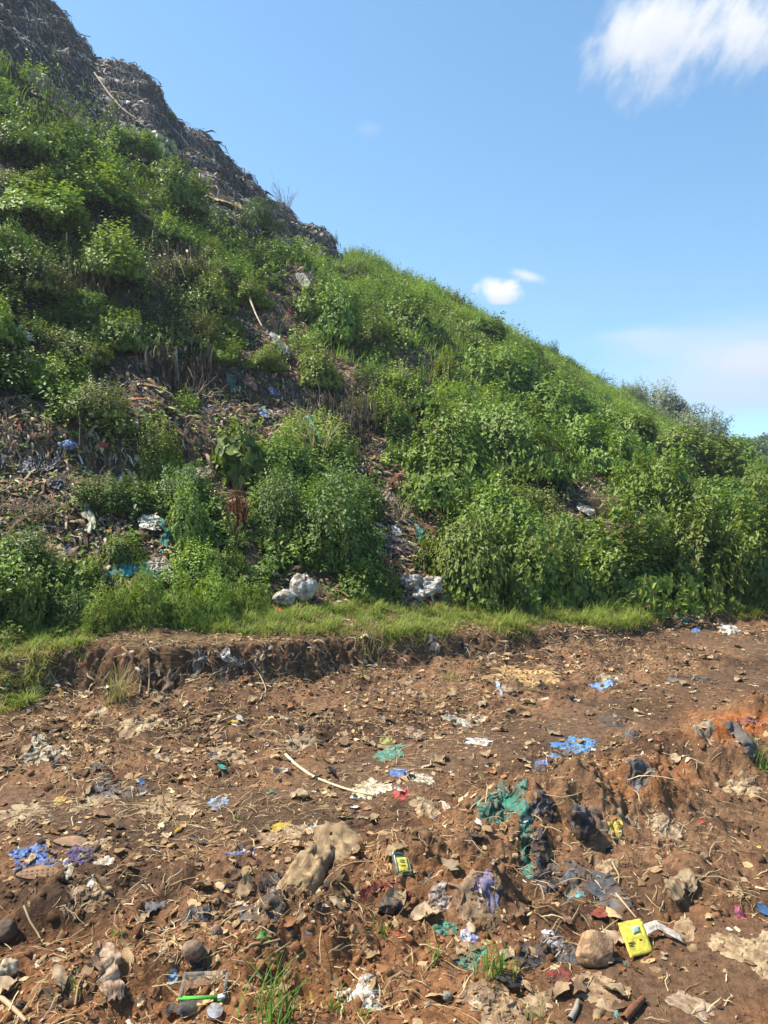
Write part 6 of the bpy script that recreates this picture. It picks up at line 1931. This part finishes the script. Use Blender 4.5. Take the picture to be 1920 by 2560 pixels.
# plank and sticks on the slope
stick([(236, 208), (275, 268), (310, 308), (342, 330)], .032, (.26, .20, .14), 'long pale plank lying down the upper dark waste face', 'plank', 'plank', .35, k=4)
stick([(770, 1085), (790, 1120), (805, 1155)], .025, (.06, .32, .27), 'turquoise rope hanging on the dark bank in the middle of the slope', 'rope', 'rope', .25)
stick([(468, 668), (480, 700), (500, 745)], .022, (.50, .40, .28), 'pale bare branch in front of the dark overhang on the upper left slope', 'branch', 'branch', .3)
stick([(625, 790), (640, 830), (655, 860)], .018, (.45, .36, .24), 'leaning bare stick beside the upper brown litter', 'branch', 'branch', .3)
stick([(440, 905), (442, 950), (452, 1000)], .02, (.55, .48, .38), 'whitish bare branch standing in the widest litter band', 'branch', 'branch', .2)
stick([(203, 1070), (202, 1130), (200, 1190)], .012, (.06, .045, .03), 'thin dark upright stick beside the blue knotted bag', 'stick', 'stick', .3)
stick([(235, 645), (232, 690), (236, 705)], .02, (.5, .42, .3), 'pale hanging stem on the dry creeper at the upper left', 'branch', 'branch', .3)


def twigs(px, py, w, h, n, seed, label, name, col, rad, droop=0.0, cat='twigs'):
    """a bare shrub or a tangle of dry stems"""
    p, t = hit(px, py)
    m = t / F
    rng = np.random.default_rng(seed)
    o = empty(name, p, label, cat)
    W, H = w * m * .5, h * m
    trunk, tw = [], []
    for i in range(n):
        a = rng.uniform(0, 6.28)
        r = rng.uniform(.15, 1)
        b = np.array([math.cos(a) * W * .25 * r, math.sin(a) * W * .25 * r, -.03])
        e = np.array([math.cos(a) * W * r, math.sin(a) * W * r * .8, H * rng.uniform(.45, 1)])
        mid = (b + e) / 2 + np.array([0, 0, H * .3]) + rng.normal(0, .08, 3) * W
        s = np.linspace(0, 1, 7)[:, None]
        P = (1 - s) ** 2 * b + 2 * s * (1 - s) * mid + s * s * (e + np.array([0, 0, -droop * H * r]))
        P = P + rng.normal(0, .02, P.shape) * W
        trunk.append(tube(P, np.linspace(rad, rad * .35, 7), 4))
        for j in range(3):
            k = rng.integers(2, 6)
            q = P[k] + (rng.normal(0, .22, 3) + np.array([0, 0, .12])) * np.array([W, W, H])
            tw.append(tube([P[k], (P[k] + q) / 2 + rng.normal(0, .03, 3) * W, q], [rad * .5, rad * .35, rad * .2], 3))
    V, f = join(trunk)
    link('stem', mesh('stem', V, f, M_STEM, np.array([col]) * rng.uniform(.7, 1.3, (len(V), 1))), o)
    V, f = join(tw)
    link('twig', mesh('twig', V, f, M_STEM, np.array([col]) * rng.uniform(.7, 1.3, (len(V), 1))), o)


twigs(712, 528, 90, 60, 16, 301, 'bare grey leafless shrub standing on the skyline over the dark waste', 'bare_shrub', (.20, .16, .13), .011)
twigs(1010, 725, 50, 40, 5, 302, 'thin leafless shrub on the skyline near the small cloud', 'bare_shrub', (.17, .16, .10), .014)
twigs(1275, 835, 30, 36, 3, 303, 'single bare stalk on the skyline right of the small cloud', 'bare_shrub', (.17, .16, .10), .014)
twigs(1600, 1375, 230, 90, 70, 304, 'brown tangle of bare twigs between the bushes on the right', 'twig_tangle', (.30, .20, .11), .010, .5)
twigs(1510, 1300, 150, 90, 36, 305, 'looser brown twigs left of and above the large tangle', 'twig_tangle', (.32, .23, .12), .009, .4)
twigs(780, 1160, 190, 130, 18, 306, 'dry straw-coloured stalks leaning in front of the dark overhanging bank', 'dead_stalks', (.40, .33, .15), .010)
twigs(1180, 1120, 160, 90, 18, 307, 'straw-coloured stems sticking out of the thicket crown', 'dead_stalks', (.33, .24, .11), .010)
twigs(600, 1330, 90, 120, 34, 308, 'reddish brown dead undergrowth left of the largest dark bush', 'dead_undergrowth', (.17, .07, .03), .010, .5)
twigs(1000, 970, 90, 60, 12, 309, 'dry stalks under the upper litter patch', 'dead_stalks', (.34, .24, .12), .012)

twigs(250, 1240, 150, 70, 22, 310, 'dead stems poking out of litter below the bright blue knotted bag', 'dead_stalks', (.30, .22, .12), .010, .3)
twigs(90, 1300, 170, 60, 22, 311, 'dead stems in the open litter at the left photo edge', 'dead_stalks', (.32, .24, .14), .010, .4)
twigs(480, 1020, 170, 70, 22, 312, 'dead branches in the widest litter band of the slope', 'dead_stalks', (.34, .26, .16), .013, .4)
twigs(690, 830, 130, 60, 16, 313, 'dead stems in the brown litter of the upper middle slope', 'dead_stalks', (.34, .25, .14), .014, .4)
twigs(800, 1500, 90, 40, 16, 314, 'dead straw around the full white sack', 'dead_stalks', (.36, .27, .14), .006, .5)
twigs(1000, 1300, 110, 60, 14, 315, 'dead stems at the top of the litter trail', 'dead_stalks', (.34, .26, .15), .008, .4)

# --- dry grass curtains hanging from the overhangs of the slope
def curtain(px0, px1, py, length, n, seed, label, cols):
    rng = np.random.default_rng(seed)
    base, t = hit((px0 + px1) / 2, py)
    Ps = []
    for u in np.linspace(0, 1, 12):
        Ps.append(hit(px0 + (px1 - px0) * u, py + 10 * math.sin(u * 3))[0])
    Ps = np.array(Ps)
    u = rng.uniform(0, 11, n)
    P = np.stack([np.interp(u, np.arange(12), Ps[:, i]) for i in range(3)], 1) + rng.normal(0, .12, (n, 3)) * np.array([1, 1, 2.2]) + np.array([0, 0, .10])
    d = -unit(np.array([base[0], base[1], 0]))
    P = P + d * .12
    D = unit(np.array([0, 0, -1.0]) + d * .25 + rng.normal(0, .06, (n, 3)))
    N = unit(np.tile(d, (n, 1)) + rng.normal(0, .4, (n, 3)))
    L = rng.uniform(.25, .8, n) * length * t / F
    V, f, c = ribbons(P, D, N, L, rng.uniform(.008, .03, n), rng.uniform(-.1, .7, n), palette(rng, n, cols), rng, 4)
    o = link('hanging_shreds', mesh('hanging_shreds', V - base, f, M_WASTE, c), None, base)
    tag(o, label, 'hanging shreds', kind='stuff')


DRY = [(5, (.15, .11, .05)), (2, (.24, .18, .08)), (3, (.10, .075, .04)), (1, (.10, .12, .04))]
RAG = [(6, (.05, .038, .028)), (3, (.13, .09, .06)), (.5, (.30, .23, .16)), (4, (.08, .056, .036))]
curtain(170, 260, 730, 70, 252, 401, 'curtain of dry brown grass hanging under the creeper hump at the left', DRY)
curtain(380, 520, 690, 90, 360, 402, 'dark rags and dead creeper hanging under the dry-topped mound', RAG + DRY)
curtain(780, 930, 1065, 110, 480, 403, 'dark hanging rags of the overhanging bank in the middle of the slope', RAG)
curtain(360, 520, 935, 80, 360, 404, 'grey rags hanging in the widest litter band', RAG)

# --- countable small pieces: scraps of leaf and paper, stones
def scatter_things(name, cat, label, group, shapes, mats, n, smin, smax, seed, pal, tilt, sink=0.0, where=None):
    rng = np.random.default_rng(seed)
    meshes = []
    for i, (V, f) in enumerate(shapes):
        for j, (w, c) in enumerate(pal):
            meshes.append((w, mesh(name, V, f, mats, tone(V, c, np.array(c) * .6, i * 7 + j, .4), True)))
    ws = np.array([m[0] for m in meshes], float)
    k = 0
    while k < n:
        x, y, z = road_points(rng, 1, 2.1, .0)
        px, py = project(x, y, z)
        if not (0 < px[0] < 1920 and 1560 < py[0] < 2560) or (where is not None and not where(px[0], py[0], rng)):
            continue
        o = bpy.data.objects.new(name, meshes[rng.choice(len(meshes), p=ws / ws.sum())][1])
        COL.objects.link(o)
        s = math.exp(rng.uniform(math.log(smin), math.log(smax)))
        o.location = (x[0], y[0], z[0] + .002 - sink * s)
        o.scale = (s, s, s)
        nn = normals(x, y, .08)[0]
        q = Vector(nn).to_track_quat('Z', 'Y')
        o.rotation_euler = (q.to_matrix() @ Vector((0, 0, 1)).to_track_quat('Z', 'Y').to_matrix()).to_euler()
        o.rotation_euler.rotate_axis('Z', rng.uniform(0, 6.28))
        o.rotation_euler.rotate_axis('X', rng.normal(0, tilt))
        tag(o, label, cat, group)
        k += 1


scatter_things('dry_leaf', 'leaf', 'one of the larger curled dry leaves scattered over the dirt road', 'larger dry leaves', [chip_shape(700 + i, 9, 6, True, 1.3) for i in range(7)], M_LITTER, 190, .05, .13, 41,
               [(4, (.38, .25, .12)), (4, (.45, .32, .18)), (3, (.24, .14, .07))], .2, where=lambda a, b, r: r.random() < (.35 if a > 1600 and b > 2250 else 1))
scatter_things('paper_scrap', 'paper', 'one of the plain torn paper scraps scattered over the dirt road', 'torn paper scraps', [chip_shape(730 + i, 8, 7, False, 1.0) for i in range(5)], M_PAPER, 60, .035, .09, 42,
               [(3, (.55, .46, .33)), (3, (.44, .33, .2)), (1, (.66, .63, .56))], .3)
scatter_things('film_scrap', 'plastic scrap', 'one of the small dark plastic shreds scattered over the dirt road', 'dark plastic shreds', [chip_shape(750 + i, 9, 7, False, 1.6) for i in range(4)], M_FILM, 55, .04, .11, 43,
               [(4, BLACK), (2, (.08, .075, .075)), (1, (.16, .15, .15))], .3)
scatter_things('stone', 'stone', 'one of the ordinary brown stones lying in the dirt road', 'brown stones', [stone_shape(770 + i, 3, .65, .45) for i in range(6)], M_STONE, 30, .010, .024, 45,
               [(3, (.20, .12, .07)), (2, (.30, .18, .10)), (1, (.30, .25, .2))], .5, -.25)


def grass_tuft(px, py, w, h, n, label, seed, col=(.13, .24, .03)):
    p, t = hit(px, py)
    m = t / F
    rng = np.random.default_rng(seed)
    P = np.stack([rng.normal(0, w * m * .18, n), rng.normal(0, w * m * .14, n), np.zeros(n)], 1)
    P[:, 2] = height(P[:, 0] + p[0], P[:, 1] + p[1]) - p[2] - .005
    a = rng.uniform(0, 6.28, n)
    c = np.array(col) * rng.uniform(.7, 1.4, (n, 1))
    dry = rng.random(n) < .18
    c[dry] = np.array([.34, .28, .1])
    V, f, c = blades(P, np.stack([np.cos(a), np.sin(a), 0 * a], 1), rng.uniform(.4, 1, n) * h * m * 1.1, rng.uniform(.004, .008, n), rng.uniform(.2, 1.5, n), c, 4)
    o = link('grass_tuft', mesh('grass_tuft', V, f, M_GRASS, c), None, p)
    tag(o, label, 'grass tuft')


for i, (px, py, w, h, n, lab) in enumerate([
    (690, 2545, 150, 150, 46, 'long bright grass tuft at the bottom edge left of centre'), (1240, 2440, 90, 80, 60, 'green grass tuft right of the green plastic tatters'),
    (955, 2335, 60, 60, 14, 'few green blades below the black lump under the netting'), (1090, 2400, 60, 50, 14, 'small tuft left of the green plastic tatters'),
    (290, 1750, 70, 110, 80, 'dry grass tuft hanging on the left part of the cut bank'), (1905, 1920, 60, 50, 40, 'green tuft at the right photo edge below the grey strip'),
    (1340, 2545, 70, 40, 22, 'grass tuft at the bottom edge among large dry leaves'), (300, 2340, 50, 30, 16, 'tiny green seedlings in the lower left soil'),
    (840, 2520, 70, 40, 20, 'thin grass at the bottom edge, left of the white torn paper'), (1130, 1700, 70, 30, 40, 'dry yellow grass tuft below the verge right of centre'),
    (920, 1600, 90, 70, 90, 'dry grass hanging over the lip of the cut bank in the middle'), (910, 2540, 60, 30, 16, 'grass wisp at the bottom edge under the white torn paper'), (590, 2050, 30, 14, 12, 'small green shoots in the wheel track left of centre')]):
    grass_tuft(px, py, w, h, n, lab, 800 + i, (.34, .29, .12) if 'dry' in lab else (.13, .25, .03))


def build_haze():
    """the hazy air of the place"""
    V = np.array([(x, y, z) for x in (-70, 95) for y in (-12, 150) for z in (-2.2, 34)], float)
    f = np.array([(0, 1, 3, 2), (4, 6, 7, 5), (0, 4, 5, 1), (2, 3, 7, 6), (0, 2, 6, 4), (1, 5, 7, 3)])
    m = bpy.data.materials.new('haze')
    m.use_nodes = True
    g = NG(m.node_tree)
    g.n.remove(g.n['Principled BSDF'])
    v = g.node('ShaderNodeVolumePrincipled')
    v.inputs['Color'].default_value = (.86, .92, 1, 1)
    v.inputs['Density'].default_value = .0011
    v.inputs['Anisotropy'].default_value = .25
    g.l.new(v.outputs[0], g.n['Material Output'].inputs['Volume'])
    o = link('haze', mesh('haze', V, f, m))
    tag(o, 'thin bluish haze in the air over the whole place', 'haze', kind='stuff')


build_haze()
